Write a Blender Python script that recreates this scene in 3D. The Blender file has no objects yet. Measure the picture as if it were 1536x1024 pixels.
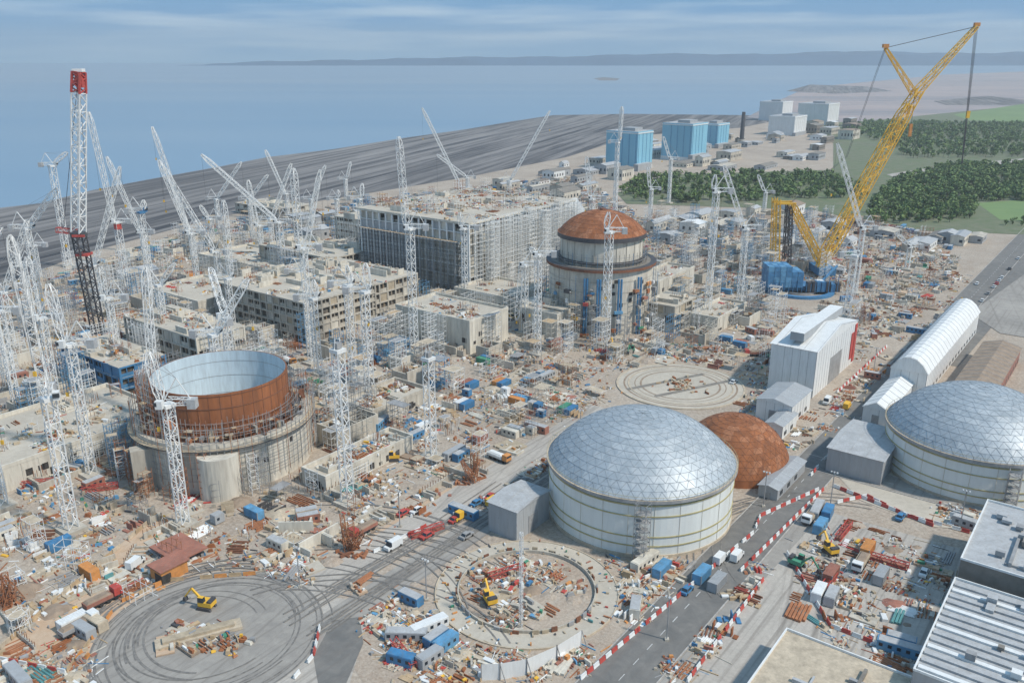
import bpy, math, random
import numpy as np
from mathutils import Vector, Matrix
random.seed(11); np.random.seed(11)
R=random.random
def U(a,b): return a+(b-a)*random.random()
# ---------------------------------------------------------------- survey frame
F=1280.0; PITCH=math.atan(420/1280); CH=120.0
sp,cp=math.sin(PITCH),math.cos(PITCH)
def ray(x,y):
    v=(512-y)/F
    return ((x-768)/F, cp+v*sp, -sp+v*cp)
def P(x,y,z=0.0):
    d=ray(x,y); t=(z-CH)/d[2]
    return Vector((d[0]*t,d[1]*t,z))
def PY(x,y,Y):
    d=ray(x,y); t=Y/d[1]
    return Vector((d[0]*t,Y,CH+d[2]*t))
def ZH(b,y):
    d=ray(0,y); return CH+b.y/d[1]*d[2]
ANG=math.radians(53)
E1=Vector((math.cos(ANG),math.sin(ANG),0)); E2=Vector((-math.sin(ANG),math.cos(ANG),0))
UP=Vector((0,0,1))
# ---------------------------------------------------------------- materials
MATS={}
def nodes(m):
    m.use_nodes=True
    return m.node_tree.nodes,m.node_tree.links
def mat(name,col,rough=0.8,metal=0.0,var=0.25,scale=0.4,dirt=0.25,streak=False,dc=(0.22,0.18,0.14)):
    m=bpy.data.materials.new(name); n,l=nodes(m)
    b=n['Principled BSDF']; b.inputs['Roughness'].default_value=rough; b.inputs['Metallic'].default_value=metal
    g=n.new('ShaderNodeNewGeometry')
    mp=n.new('ShaderNodeMapping'); l.new(g.outputs['Position'],mp.inputs['Vector'])
    if streak: mp.inputs['Scale'].default_value=(1,1,0.15)
    t=n.new('ShaderNodeTexNoise'); t.inputs['Scale'].default_value=scale; t.inputs['Detail'].default_value=6; t.inputs['Roughness'].default_value=0.65
    l.new(mp.outputs[0],t.inputs['Vector'])
    r=n.new('ShaderNodeMapRange'); r.inputs['From Min'].default_value=0.3; r.inputs['From Max'].default_value=0.7
    r.inputs['To Min'].default_value=1-var; r.inputs['To Max'].default_value=1+var
    l.new(t.outputs['Fac'],r.inputs['Value'])
    mx=n.new('ShaderNodeVectorMath'); mx.operation='SCALE'; mx.inputs[0].default_value=col; l.new(r.outputs[0],mx.inputs['Scale'])
    t2=n.new('ShaderNodeTexNoise'); t2.inputs['Scale'].default_value=scale*4.3; t2.inputs['Detail'].default_value=5
    l.new(mp.outputs[0],t2.inputs['Vector'])
    r2=n.new('ShaderNodeMapRange'); r2.inputs['From Min'].default_value=0.45; r2.inputs['From Max'].default_value=0.75
    r2.inputs['To Min'].default_value=0; r2.inputs['To Max'].default_value=dirt
    l.new(t2.outputs['Fac'],r2.inputs['Value'])
    k=n.new('ShaderNodeMix'); k.data_type='RGBA'; l.new(r2.outputs[0],k.inputs['Factor']); l.new(mx.outputs[0],k.inputs['A']); k.inputs['B'].default_value=(*dc,1)
    l.new(k.outputs['Result'],b.inputs['Base Color'])
    MATS[name]=m; return name
mat('concrete',(0.48,0.44,0.365),streak=True,scale=0.25,dirt=0.45)
mat('concrete_pale',(0.62,0.58,0.49),streak=True,scale=0.2,dirt=0.4)
mat('concrete_dark',(0.22,0.20,0.17),scale=0.3)
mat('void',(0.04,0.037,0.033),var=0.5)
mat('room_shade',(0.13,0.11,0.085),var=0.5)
mat('white_steel',(0.78,0.78,0.75),0.6,var=0.1,dirt=0.12)
mat('white_clad',(0.72,0.73,0.71),0.6,var=0.08,dirt=0.15,streak=True)
mat('tank_white',(0.72,0.74,0.70),0.6,var=0.07,dirt=0.13,streak=True,scale=0.15)
mat('grey_clad',(0.36,0.375,0.38),0.6,var=0.1,dirt=0.2,streak=True)
mat('roof_grey',(0.42,0.43,0.43),0.7,var=0.15,dirt=0.35)
mat('dark_steel',(0.06,0.06,0.065),0.6)
mat('grey_steel',(0.31,0.31,0.305),0.6)
mat('blue',(0.05,0.20,0.38),0.6,dirt=0.35)
mat('blue_light',(0.22,0.48,0.61),0.6,var=0.1,dirt=0.05,scale=0.05,streak=True)
mat('blue_mid',(0.11,0.30,0.48),0.6,dirt=0.3)
mat('liner_inside',(0.54,0.63,0.67),0.7,var=0.15,dirt=0.2,streak=True)
mat('red',(0.48,0.065,0.05),0.6,dirt=0.25)
mat('redbrown',(0.34,0.14,0.095),0.8,dirt=0.35)
mat('rust',(0.30,0.108,0.04),0.9,var=0.4,scale=0.22,dirt=0.5,streak=True,dc=(0.17,0.085,0.05))
mat('rust2',(0.36,0.15,0.07),0.9,var=0.35,scale=0.5,dirt=0.35,dc=(0.17,0.10,0.06))
mat('rust3',(0.20,0.08,0.04),0.9,var=0.3,scale=0.6,dirt=0.3)
mat('yellow',(0.76,0.44,0.04),0.6,var=0.1,dirt=0.12)
mat('orange',(0.58,0.25,0.07),0.7,dirt=0.3)
mat('green',(0.06,0.27,0.16),0.7,dirt=0.35)
mat('teal',(0.09,0.27,0.27),0.7,dirt=0.35)
mat('timber',(0.46,0.335,0.20),0.9,dirt=0.35)
mat('ply',(0.43,0.355,0.25),0.9,dirt=0.35)
mat('tan',(0.50,0.42,0.31),0.95,dirt=0.35)
mat('mud',(0.29,0.22,0.16),0.95)
mat('olive',(0.40,0.35,0.17),0.7)
mat('glass',(0.03,0.04,0.05),0.15,var=0.1,dirt=0)
mat('tyre',(0.02,0.02,0.02),0.9)
mat('tyre_mark',(0.19,0.18,0.165),0.95,var=0.4,scale=0.8)
for i,c in enumerate([(0.36,0.405,0.43),(0.38,0.425,0.45),(0.345,0.39,0.415),(0.45,0.49,0.505)]):
    mat('alu%d'%i,c,0.5,0.15,var=0.14,dirt=0.55,scale=0.13,dc=(0.56,0.58,0.58))
mat('alu_seam',(0.28,0.315,0.34),0.6,0.1)
for i,c in enumerate([(0.07,0.115,0.035),(0.115,0.18,0.055),(0.17,0.24,0.08)]):
    mat('leaf%d'%i,c,0.9,var=0.35,scale=0.04,dirt=0)
mat('bark',(0.08,0.06,0.04))
mat('line_paint',(0.6,0.6,0.58),0.7,var=0.3,dirt=0.4)
mat('kerb',(0.42,0.40,0.365),dirt=0.5)

def ground_mat(name,cols,scales=(0.02,0.15,1.1),rot=0,stretch=None,rough=0.95,tracks=0,bump=0.0,lo=.36,hi=.66,mixf=.45):
    m=bpy.data.materials.new(name); n,l=nodes(m); b=n['Principled BSDF']; b.inputs['Roughness'].default_value=rough
    g=n.new('ShaderNodeNewGeometry'); mp=n.new('ShaderNodeMapping'); mp.vector_type='TEXTURE'
    mp.inputs['Rotation'].default_value=(0,0,rot)
    if stretch: mp.inputs['Scale'].default_value=stretch
    l.new(g.outputs['Position'],mp.inputs['Vector'])
    prev=None
    for i,s in enumerate(scales):
        t=n.new('ShaderNodeTexNoise'); t.inputs['Scale'].default_value=s; t.inputs['Detail'].default_value=9; t.inputs['Roughness'].default_value=0.68; t.inputs['Distortion'].default_value=0.6
        l.new(mp.outputs[0],t.inputs['Vector'])
        r=n.new('ShaderNodeValToRGB'); e=r.color_ramp.elements
        e[0].position=lo; e[1].position=hi
        e[0].color=(*cols[(2*i)%len(cols)],1); e[1].color=(*cols[(2*i+1)%len(cols)],1)
        l.new(t.outputs['Fac'],r.inputs['Fac'])
        if prev is None: prev=r.outputs['Color']
        else:
            k=n.new('ShaderNodeMix'); k.data_type='RGBA'; k.inputs['Factor'].default_value=mixf
            l.new(prev,k.inputs['A']); l.new(r.outputs['Color'],k.inputs['B']); prev=k.outputs['Result']
    if tracks:
        for ro,sc_,th in ((ANG,.9,.52),(ANG+.25,.5,.56)):
            mp2=n.new('ShaderNodeMapping'); mp2.vector_type='TEXTURE'; mp2.inputs['Rotation'].default_value=(0,0,ro); mp2.inputs['Scale'].default_value=(60,1,1)
            l.new(g.outputs['Position'],mp2.inputs['Vector'])
            t=n.new('ShaderNodeTexNoise'); t.inputs['Scale'].default_value=sc_; t.inputs['Detail'].default_value=4; l.new(mp2.outputs[0],t.inputs['Vector'])
            r=n.new('ShaderNodeMapRange'); r.inputs['From Min'].default_value=th; r.inputs['From Max'].default_value=th+.12; r.inputs['To Max'].default_value=tracks
            l.new(t.outputs['Fac'],r.inputs['Value'])
            k=n.new('ShaderNodeMix'); k.data_type='RGBA'; l.new(r.outputs[0],k.inputs['Factor']); l.new(prev,k.inputs['A']); k.inputs['B'].default_value=(0.16,0.14,0.12,1); prev=k.outputs['Result']
    l.new(prev,b.inputs['Base Color'])
    if bump:
        bp=n.new('ShaderNodeBump'); bp.inputs['Strength'].default_value=bump; bp.inputs['Distance'].default_value=0.5
        t=n.new('ShaderNodeTexNoise'); t.inputs['Scale'].default_value=0.6; t.inputs['Detail'].default_value=8; l.new(mp.outputs[0],t.inputs['Vector'])
        l.new(t.outputs['Fac'],bp.inputs['Height']); l.new(bp.outputs[0],b.inputs['Normal'])
    MATS[name]=m; return name
ground_mat('g_site',[(0.23,0.175,0.13),(0.54,0.465,0.37),(0.35,0.25,0.175),(0.50,0.445,0.375),(0.20,0.16,0.125),(0.60,0.53,0.43)],bump=0.5)
ground_mat('g_dirt',[(0.30,0.225,0.16),(0.50,0.42,0.33),(0.36,0.25,0.175),(0.50,0.44,0.36),(0.22,0.17,0.13),(0.56,0.49,0.40)],scales=(.05,.25,1.5),bump=0.5)
ground_mat('g_dust',[(0.36,0.33,0.285),(0.51,0.47,0.41),(0.32,0.29,0.25),(0.53,0.49,0.43),(0.33,0.30,0.265),(0.51,0.47,0.41)],tracks=0.45)
ground_mat('g_asphalt',[(0.12,0.118,0.112),(0.20,0.195,0.18),(0.14,0.138,0.13),(0.28,0.26,0.23)],scales=(0.03,0.3),tracks=0.3)
ground_mat('g_asphalt_dusty',[(0.22,0.205,0.185),(0.38,0.355,0.315),(0.26,0.24,0.215),(0.42,0.39,0.34)],scales=(0.03,0.3),tracks=0.35)
ground_mat('g_orange',[(0.50,0.33,0.20),(0.55,0.42,0.30),(0.42,0.29,0.19),(0.56,0.46,0.35)],scales=(0.1,0.6))
ground_mat('g_slab',[(0.38,0.345,0.28),(0.54,0.49,0.40),(0.42,0.37,0.30),(0.58,0.53,0.445)],scales=(0.06,0.6))
ground_mat('g_mudflat',[(0.42,0.34,0.31),(0.22,0.215,0.225),(0.45,0.37,0.33),(0.20,0.21,0.23)],scales=(0.004,0.03),rot=math.radians(8),stretch=(7,1,1),lo=.42,hi=.58)
ground_mat('g_land',[(0.13,0.14,0.08),(0.10,0.15,0.055),(0.25,0.225,0.17),(0.10,0.15,0.06)],scales=(0.01,0.1))
ground_mat('g_field',[(0.14,0.22,0.08),(0.19,0.27,0.10)],scales=(0.01,))
ground_mat('g_foreshore',[(0.05,0.05,0.052),(0.20,0.19,0.18),(0.035,0.035,0.038),(0.30,0.28,0.26),(0.03,0.03,0.032),(0.28,0.26,0.24)],scales=(0.012,0.05,0.10),rot=math.radians(71),stretch=(30,1,1),lo=.44,hi=.56)
m=bpy.data.materials.new('sea'); n,l=nodes(m); b=n['Principled BSDF']; b.inputs['Roughness'].default_value=0.35
g=n.new('ShaderNodeNewGeometry'); mp=n.new('ShaderNodeMapping'); mp.vector_type='TEXTURE'; mp.inputs['Scale'].default_value=(5,1,1); l.new(g.outputs['Position'],mp.inputs['Vector'])
t=n.new('ShaderNodeTexNoise'); t.inputs['Scale'].default_value=0.0012; t.inputs['Detail'].default_value=7; l.new(mp.outputs[0],t.inputs['Vector'])
r=n.new('ShaderNodeValToRGB'); r.color_ramp.elements[0].position=0.35; r.color_ramp.elements[1].position=0.7
r.color_ramp.elements[0].color=(0.16,0.27,0.37,1); r.color_ramp.elements[1].color=(0.24,0.33,0.40,1)
l.new(t.outputs['Fac'],r.inputs['Fac']); l.new(r.outputs[0],b.inputs['Base Color'])
t=n.new('ShaderNodeTexNoise'); t.inputs['Scale'].default_value=0.15; t.inputs['Detail'].default_value=6; l.new(mp.outputs[0],t.inputs['Vector'])
bp=n.new('ShaderNodeBump'); bp.inputs['Strength'].default_value=0.3; l.new(t.outputs['Fac'],bp.inputs['Height']); l.new(bp.outputs[0],b.inputs['Normal'])
MATS['sea']=m
mat('hills_haze_blue',(0.045,0.12,0.21),0.95,var=0.15,scale=0.0006,dirt=0)  # blue of the distance haze is painted into the far hills' colour

# ---------------------------------------------------------------- mesh builder
class MB:
    def __init__(s): s.v=[];s.f=[];s.m=[]
    def quad(s,a,b,c,d,m):
        i=len(s.v); s.v+=[tuple(a),tuple(b),tuple(c),tuple(d)]; s.f.append((i,i+1,i+2,i+3)); s.m.append(m)
    def tri(s,a,b,c,m):
        i=len(s.v); s.v+=[tuple(a),tuple(b),tuple(c)]; s.f.append((i,i+1,i+2)); s.m.append(m)
    def poly(s,pts,m):
        i=len(s.v); s.v+=[tuple(p) for p in pts]; s.f.append(tuple(range(i,i+len(pts)))); s.m.append(m)
    def box(s,x,y,z,lx,ly,h,a=ANG,m='concrete',tx=1,ty=1,mt=None):
        c,sn=math.cos(a),math.sin(a); i=len(s.v)
        for zz,kx,ky in ((z,1,1),(z+h,tx,ty)):
            for sx,sy in ((-1,-1),(1,-1),(1,1),(-1,1)):
                dx=sx*lx*kx/2; dy=sy*ly*ky/2
                s.v.append((x+dx*c-dy*sn,y+dx*sn+dy*c,zz))
        s.f+=[(i,i+1,i+5,i+4),(i+1,i+2,i+6,i+5),(i+2,i+3,i+7,i+6),(i+3,i,i+4,i+7),(i+4,i+5,i+6,i+7),(i+3,i+2,i+1,i)]
        s.m+=[m]*4+[mt or m]+[m]
    def tb(s,c,u,v,z,lu,lv,h,m,mt=None):
        p=c+E1*(u+lu/2)+E2*(v+lv/2); s.box(p.x,p.y,c.z+z,lu,lv,h,ANG,m,mt=mt)
    def beam(s,p,q,w,m,w2=None):
        d=(q-p)
        if d.length<1e-4: return
        d=d.normalized(); a=d.cross(UP)
        if a.length<0.05: a=Vector((1,0,0))
        a.normalize(); b=d.cross(a); w2=w2 or w; i=len(s.v)
        for o,ww in ((p,w/2),(q,w2/2)):
            for sa,sb in ((-1,-1),(1,-1),(1,1),(-1,1)): s.v.append(tuple(o+a*(sa*ww)+b*(sb*ww)))
        s.f+=[(i,i+1,i+5,i+4),(i+1,i+2,i+6,i+5),(i+2,i+3,i+7,i+6),(i+3,i,i+4,i+7)]; s.m+=[m]*4
    def lattice(s,p,q,w0,w1,seg,m,th=0.25,mid=None,m2=None,t2=None):
        d=(q-p).normalized(); a=d.cross(UP)
        if a.length<0.05: a=E1.copy()
        a.normalize(); b=d.cross(a).normalized(); L=(q-p).length; n=max(2,int(L/seg)); t2=t2 or th*0.6
        def ring(t):
            w=w0+(w1-w0)*t
            if mid:
                w=mid*min(1,min(t,1-t)*7+ (w0/mid if t<0.5 else w1/mid))
            o=p.lerp(q,t)
            return [o+a*(sa*w/2)+b*(sb*w/2) for sa,sb in ((-1,-1),(1,-1),(1,1),(-1,1))]
        pr=ring(0)
        for i in range(1,n+1):
            cu=ring(i/n)
            for k in range(4):
                s.beam(pr[k],cu[k],th,m)
                if i%2: s.beam(pr[k],cu[(k+1)%4],t2,m2 or m)
                else: s.beam(pr[(k+1)%4],cu[k],t2,m2 or m)
                if i%2==0: s.beam(cu[k],cu[(k+1)%4],t2,m)
            pr=cu
    def cyl(s,x,y,z,r,h,n,m,r2=None,cap=True,a0=0,a1=2*math.pi):
        r2=r if r2 is None else r2
        for k in range(n):
            t0=a0+(a1-a0)*k/n; t1=a0+(a1-a0)*(k+1)/n
            s.quad((x+r*math.cos(t0),y+r*math.sin(t0),z),(x+r*math.cos(t1),y+r*math.sin(t1),z),(x+r2*math.cos(t1),y+r2*math.sin(t1),z+h),(x+r2*math.cos(t0),y+r2*math.sin(t0),z+h),m)
        if cap: s.poly([(x+r2*math.cos(a0+(a1-a0)*k/n),y+r2*math.sin(a0+(a1-a0)*k/n),z+h) for k in range(n)],m)
    def ring(s,x,y,z,r0,r1,n,m,a0=0,a1=2*math.pi):
        for k in range(n):
            t0=a0+(a1-a0)*k/n;t1=a0+(a1-a0)*(k+1)/n
            s.quad((x+r0*math.cos(t0),y+r0*math.sin(t0),z),(x+r1*math.cos(t0),y+r1*math.sin(t0),z),(x+r1*math.cos(t1),y+r1*math.sin(t1),z),(x+r0*math.cos(t1),y+r0*math.sin(t1),z),m)
    def wall_ring(s,x,y,z,r0,r1,h,n,m,mi=None,mt=None):
        s.cyl(x,y,z,r1,h,n,m,cap=False); s.cyl(x,y,z,r0,h,n,mi or m,cap=False); s.ring(x,y,z+h,r0,r1,n,mt or m)
    def pipe(s,p,q,r,m,n=6):
        d=(q-p).normalized(); a=d.cross(UP)
        if a.length<0.05: a=Vector((1,0,0))
        a.normalize(); b=d.cross(a)
        i=len(s.v)
        for o in (p,q):
            for k in range(n):
                t=2*math.pi*k/n; s.v.append(tuple(o+a*math.cos(t)*r+b*math.sin(t)*r))
        for k in range(n): s.f.append((i+k,i+(k+1)%n,i+n+(k+1)%n,i+n+k)); s.m.append(m)
        s.f.append(tuple(range(i,i+n))); s.m.append(m); s.f.append(tuple(range(i+n,i+2*n))); s.m.append(m)
    def build(s,name,origin=None,smooth=False):
        me=bpy.data.meshes.new(name); used=[];idx={}
        for k in s.m:
            if k not in idx: idx[k]=len(used); used.append(k)
        o=origin or Vector((0,0,0))
        v=[(a-o.x,b-o.y,c-o.z) for a,b,c in s.v] if origin else s.v
        me.from_pydata(v,[],s.f)
        for k in used: me.materials.append(MATS[k])
        me.polygons.foreach_set('material_index',[idx[k] for k in s.m])
        if smooth: me.polygons.foreach_set('use_smooth',[True]*len(me.polygons))
        me.update(); ob=bpy.data.objects.new(name,me); ob.location=o; bpy.context.collection.objects.link(ob); return ob
def inst(src,name,loc,a,sc=1):
    ob=bpy.data.objects.new(name,src); ob.location=loc; ob.rotation_euler=(0,0,a); ob.scale=(sc,sc,sc); bpy.context.collection.objects.link(ob); return ob
SZ=[0]
def sheet(name,pts,z,m):
    SZ[0]+=1; z=z+SZ[0]*.0013
    mb=MB(); q=[P(*p) if not isinstance(p,Vector) else p for p in pts]
    mb.poly([(a.x,a.y,z) for a in q],m); return mb.build(name)
EXC=[]
ROADS=[]
def pip(x,y,poly):
    c=False; j=len(poly)-1
    for i in range(len(poly)):
        xi,yi=poly[i];xj,yj=poly[j]
        if (yi>y)!=(yj>y) and x<(xj-xi)*(y-yi)/(yj-yi)+xi: c=not c
        j=i
    return c
def free(x,y,mg=0):
    for e in EXC:
        if e[0]=='c':
            if (x-e[1])**2+(y-e[2])**2<(e[3]+mg)**2: return False
        else:
            dx,dy=x-e[1].x,y-e[1].y; u=dx*E1.x+dy*E1.y; v=dx*E2.x+dy*E2.y
            if -mg<u<e[2]+mg and -mg<v<e[3]+mg: return False
    return True
def onroad(x,y):
    return any(pip(x,y,r) for r in ROADS)
# ---------------------------------------------------------------- ground / sea / land
S=60000
mb=MB(); mb.poly([(-S,-2000,0),(S,-2000,0),(S,S,0),(-S,S,0)],'g_site'); mb.build('ground')
coast=[(-400,480),(-200,450),(0,425),(120,375),(330,318),(540,288),(700,262),(850,232),(950,200),(1110,190),(1180,178),(1260,150)]
sea=[P(*p) for p in coast]+[P(1536,118),P(2000,104),Vector((S,6000,0)),Vector((S,S,0)),Vector((-S,S,0)),Vector((-S,300,0))]
sheet('sea',sea,0.03,'sea')
shore=[(-500,372),(-200,340),(0,312),(60,305),(140,285),(230,268),(330,250),(400,236),(500,224),(600,208),(700,194),(770,182),(830,173),(940,171),(1120,173),(1180,178),(1110,192),(950,204),(850,236),(700,266),(540,292),(330,325),(120,382),(0,430),(-200,455),(-400,490)]
sheet('foreshore_rock',shore,0.08,'g_foreshore')
sheet('mudflat',[(1120,176),(1170,150),(1210,132),(1290,124),(1420,112),(1700,101),(2400,104),(2400,150),(1536,162),(1300,186),(1180,184)],0.13,'g_mudflat')
sheet('mudflat',[(1180,137),(1215,127),(1300,130),(1340,137),(1250,141)],0.2,'g_foreshore')
sheet('mudflat',[(1400,152),(1480,144),(1536,150),(1900,150),(1900,157),(1420,158)],0.2,'g_foreshore')
sheet('mudflat',[(890,118),(905,116),(930,118),(925,121),(900,121)],0.2,'g_foreshore')
sheet('farmland',[(1180,186),(1300,182),(1536,158),(2500,150),(2500,420),(1536,352),(1350,345),(1220,315),(940,306),(925,290),(1000,262),(1250,255),(1250,215)],0.18,'g_land')
sheet('grass_field',[(1430,172),(1536,156),(1900,150),(1900,186),(1536,184),(1455,181)],0.24,'g_field')
sheet('grass_field',[(1465,305),(1536,300),(1700,305),(1700,335),(1500,330)],0.24,'g_field')
sheet('country_road',[(1330,262),(1420,248),(1536,238),(1536,243),(1425,254),(1345,268)],0.26,'g_dust')
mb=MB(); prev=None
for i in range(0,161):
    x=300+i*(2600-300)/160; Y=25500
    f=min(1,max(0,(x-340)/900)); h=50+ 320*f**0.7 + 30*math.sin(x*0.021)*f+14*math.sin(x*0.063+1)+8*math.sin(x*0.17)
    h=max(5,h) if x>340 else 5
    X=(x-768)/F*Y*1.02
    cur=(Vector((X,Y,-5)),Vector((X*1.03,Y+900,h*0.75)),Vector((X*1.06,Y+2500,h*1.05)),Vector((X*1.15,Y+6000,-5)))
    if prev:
        for k in range(3): mb.quad(prev[k],cur[k],cur[k+1],prev[k+1],'hills_haze_blue')
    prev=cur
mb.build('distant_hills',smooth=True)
def strip(name,a,b,w,z,m,kerb=False,ex=True):
    d=(b-a); d.z=0; d.normalize(); n=Vector((-d.y,d.x,0))*w/2
    q=[a-n,b-n,b+n,a+n]; mb=MB(); mb.poly([(p.x,p.y,z) for p in q],m)
    if kerb:
        for sgn in (1,-1):
            c=(a+b)/2+n*sgn*1.02; mb.box(c.x,c.y,0,(b-a).length,0.3,z+0.13,math.atan2(d.y,d.x),'kerb')
        for i in range(int((b-a).length/6)):
            c=a+d*(i*6+2); mb.box(c.x,c.y,z+0.004,2.4,0.16,0.004,math.atan2(d.y,d.x),'line_paint')
    ob=mb.build(name)
    if ex: ROADS.append([(p.x,p.y) for p in q])
    return ob
sheet('dirt_area',[(470,900),(640,815),(900,830),(1090,790),(1150,800),(1000,1040),(560,1050)],0.03,'g_dirt')
ha=P(925,1024); hb=ha+E1*640
strip('haul_road',ha-E1*60,hb,13,0.16,'g_asphalt',True)
ra=P(330,985); rb=P(905,612)
strip('site_road',ra-E1*40,rb,12,0.121,'g_dust')
strip('site_road',P(560,830)-E1*50-E2*14,P(820,705)-E2*4,9,0.103,'g_asphalt_dusty')
strip('access_road',P(1205,690),P(1205,690)-E2*150,10,0.14,'g_asphalt_dusty',True)
strip('perimeter_road',P(1380,575)+E1*30,P(1380,575)+E1*500-E2*10,16,0.111,'g_asphalt')
sheet('car_park',[(1455,470),(1560,395),(1800,420),(1800,520),(1560,510),(1500,500)],0.2,'g_asphalt_dusty')
sheet('yard',[(1215,760),(1465,830),(1350,1030),(1000,1030)],0.06,'g_dust')
sheet('yard',[(0,985),(330,868),(560,905),(520,1040),(-50,1100)],0.06,'g_dust')
sheet('asphalt_patch',[(478,1030),(470,985),(500,930),(540,925),(545,965),(515,1035)],0.085,'g_asphalt')
sheet('asphalt_patch',[(1000,1024),(1060,955),(1150,865),(1180,830),(1240,765),(1215,745),(1135,820),(1040,895),(960,990),(940,1030)],0.075,'g_asphalt_dusty')
sheet('dirt_track',[(0,970),(235,770),(262,790),(110,920),(90,1010),(0,1015)],0.075,'g_orange')
sheet('dirt_track',[(110,985),(160,905),(250,868),(385,855),(390,862),(255,880),(180,915),(130,990)],0.083,'g_orange')
sheet('dirt_track',[(560,800),(700,715),(830,650),(838,657),(705,725),(568,810)],0.083,'g_orange')
sheet('concrete_apron',[(1235,690),(1290,660),(1536,760),(1536,800),(1400,790),(1290,750)],0.07,'g_slab')
# tyre marks left by vehicles: thin worn arcs
mb=MB(); zt=.175
def track(px,py,r,a0,a1,w=.45,gap=2.2):
    global zt
    c=P(px,py)
    for dr in (0,gap): zt+=.0015; mb.ring(c.x,c.y,zt,r+dr,r+dr+w,40,'tyre_mark',a0,a1)
for i in range(12): track(315+U(-25,25),950+U(-14,14),U(13,27),U(0,3),U(3.4,6.2),U(.25,.5),U(1.8,2.4))
for i in range(10): track(420+U(-60,60),1010+U(-80,60),U(30,70),U(.2,1.2),U(1.4,2.4),U(.25,.5))
for i in range(5): track(1290+U(-20,20),860+U(-20,20),U(30,42),U(1,2),U(2.2,3.4),.3)
for i in range(8):
    a=P(U(380,520),U(880,960)); e=a+E1*U(60,130)+E2*U(-8,8)
    for o in (0,2): 
        zt+=.0015; n_=E2*(.2); p0=a+E2*o; p1=e+E2*o; mb.poly([(p.x,p.y,zt) for p in (p0-n_,p1-n_,p1+n_,p0+n_)],'tyre_mark')
mb.build('tyre_tracks')
# ---------------------------------------------------------------- clutter primitives
CM=['white_steel','concrete_pale','concrete','blue','blue_mid','rust','rust2','redbrown','red','yellow','orange','green','teal','timber','ply','tan','grey_steel','dark_steel','white_clad']
CW=[10,10,9,4,3,8,9,5,2.2,1.5,2.2,1.0,.7,11,11,10,8,4,5]
def rc(): return random.choices(CM,CW)[0]
def place(cx,cy,a,u,v): 
    c,s=math.cos(a),math.sin(a); return cx+u*c-v*s, cy+u*s+v*c
def scaffold_tower(mb,x,y,z,lx,ly,h,a,m,step=2.2,th=0.13):
    nx=max(1,round(lx/2.4));ny=max(1,round(ly/2.4)); nz=max(1,int(h/step))
    def Q(i,j,k):
        px,py=place(x,y,a,(i/nx-0.5)*lx,(j/ny-0.5)*ly); return Vector((px,py,z+k*step))
    per=[(i,j) for i in range(nx+1) for j in range(ny+1) if i in(0,nx) or j in (0,ny)]
    for i,j in per: mb.beam(Q(i,j,0),Q(i,j,nz)+UP*U(0.2,1.2),th,m)
    for k in range(1,nz+1):
        for A,B in (((0,0),(nx,0)),((nx,0),(nx,ny)),((nx,ny),(0,ny)),((0,ny),(0,0))):
            mb.beam(Q(*A,k),Q(*B,k),th*0.8,m)
            if R()<0.3: mb.beam(Q(*A,k-1),Q(*B,k),th*0.6,m)
    if R()<0.5:
        mb.box(x,y,z+nz*step-0.1,lx*0.95,ly*0.95,0.12,a,random.choice(['ply','timber','grey_steel','tan']))
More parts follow.
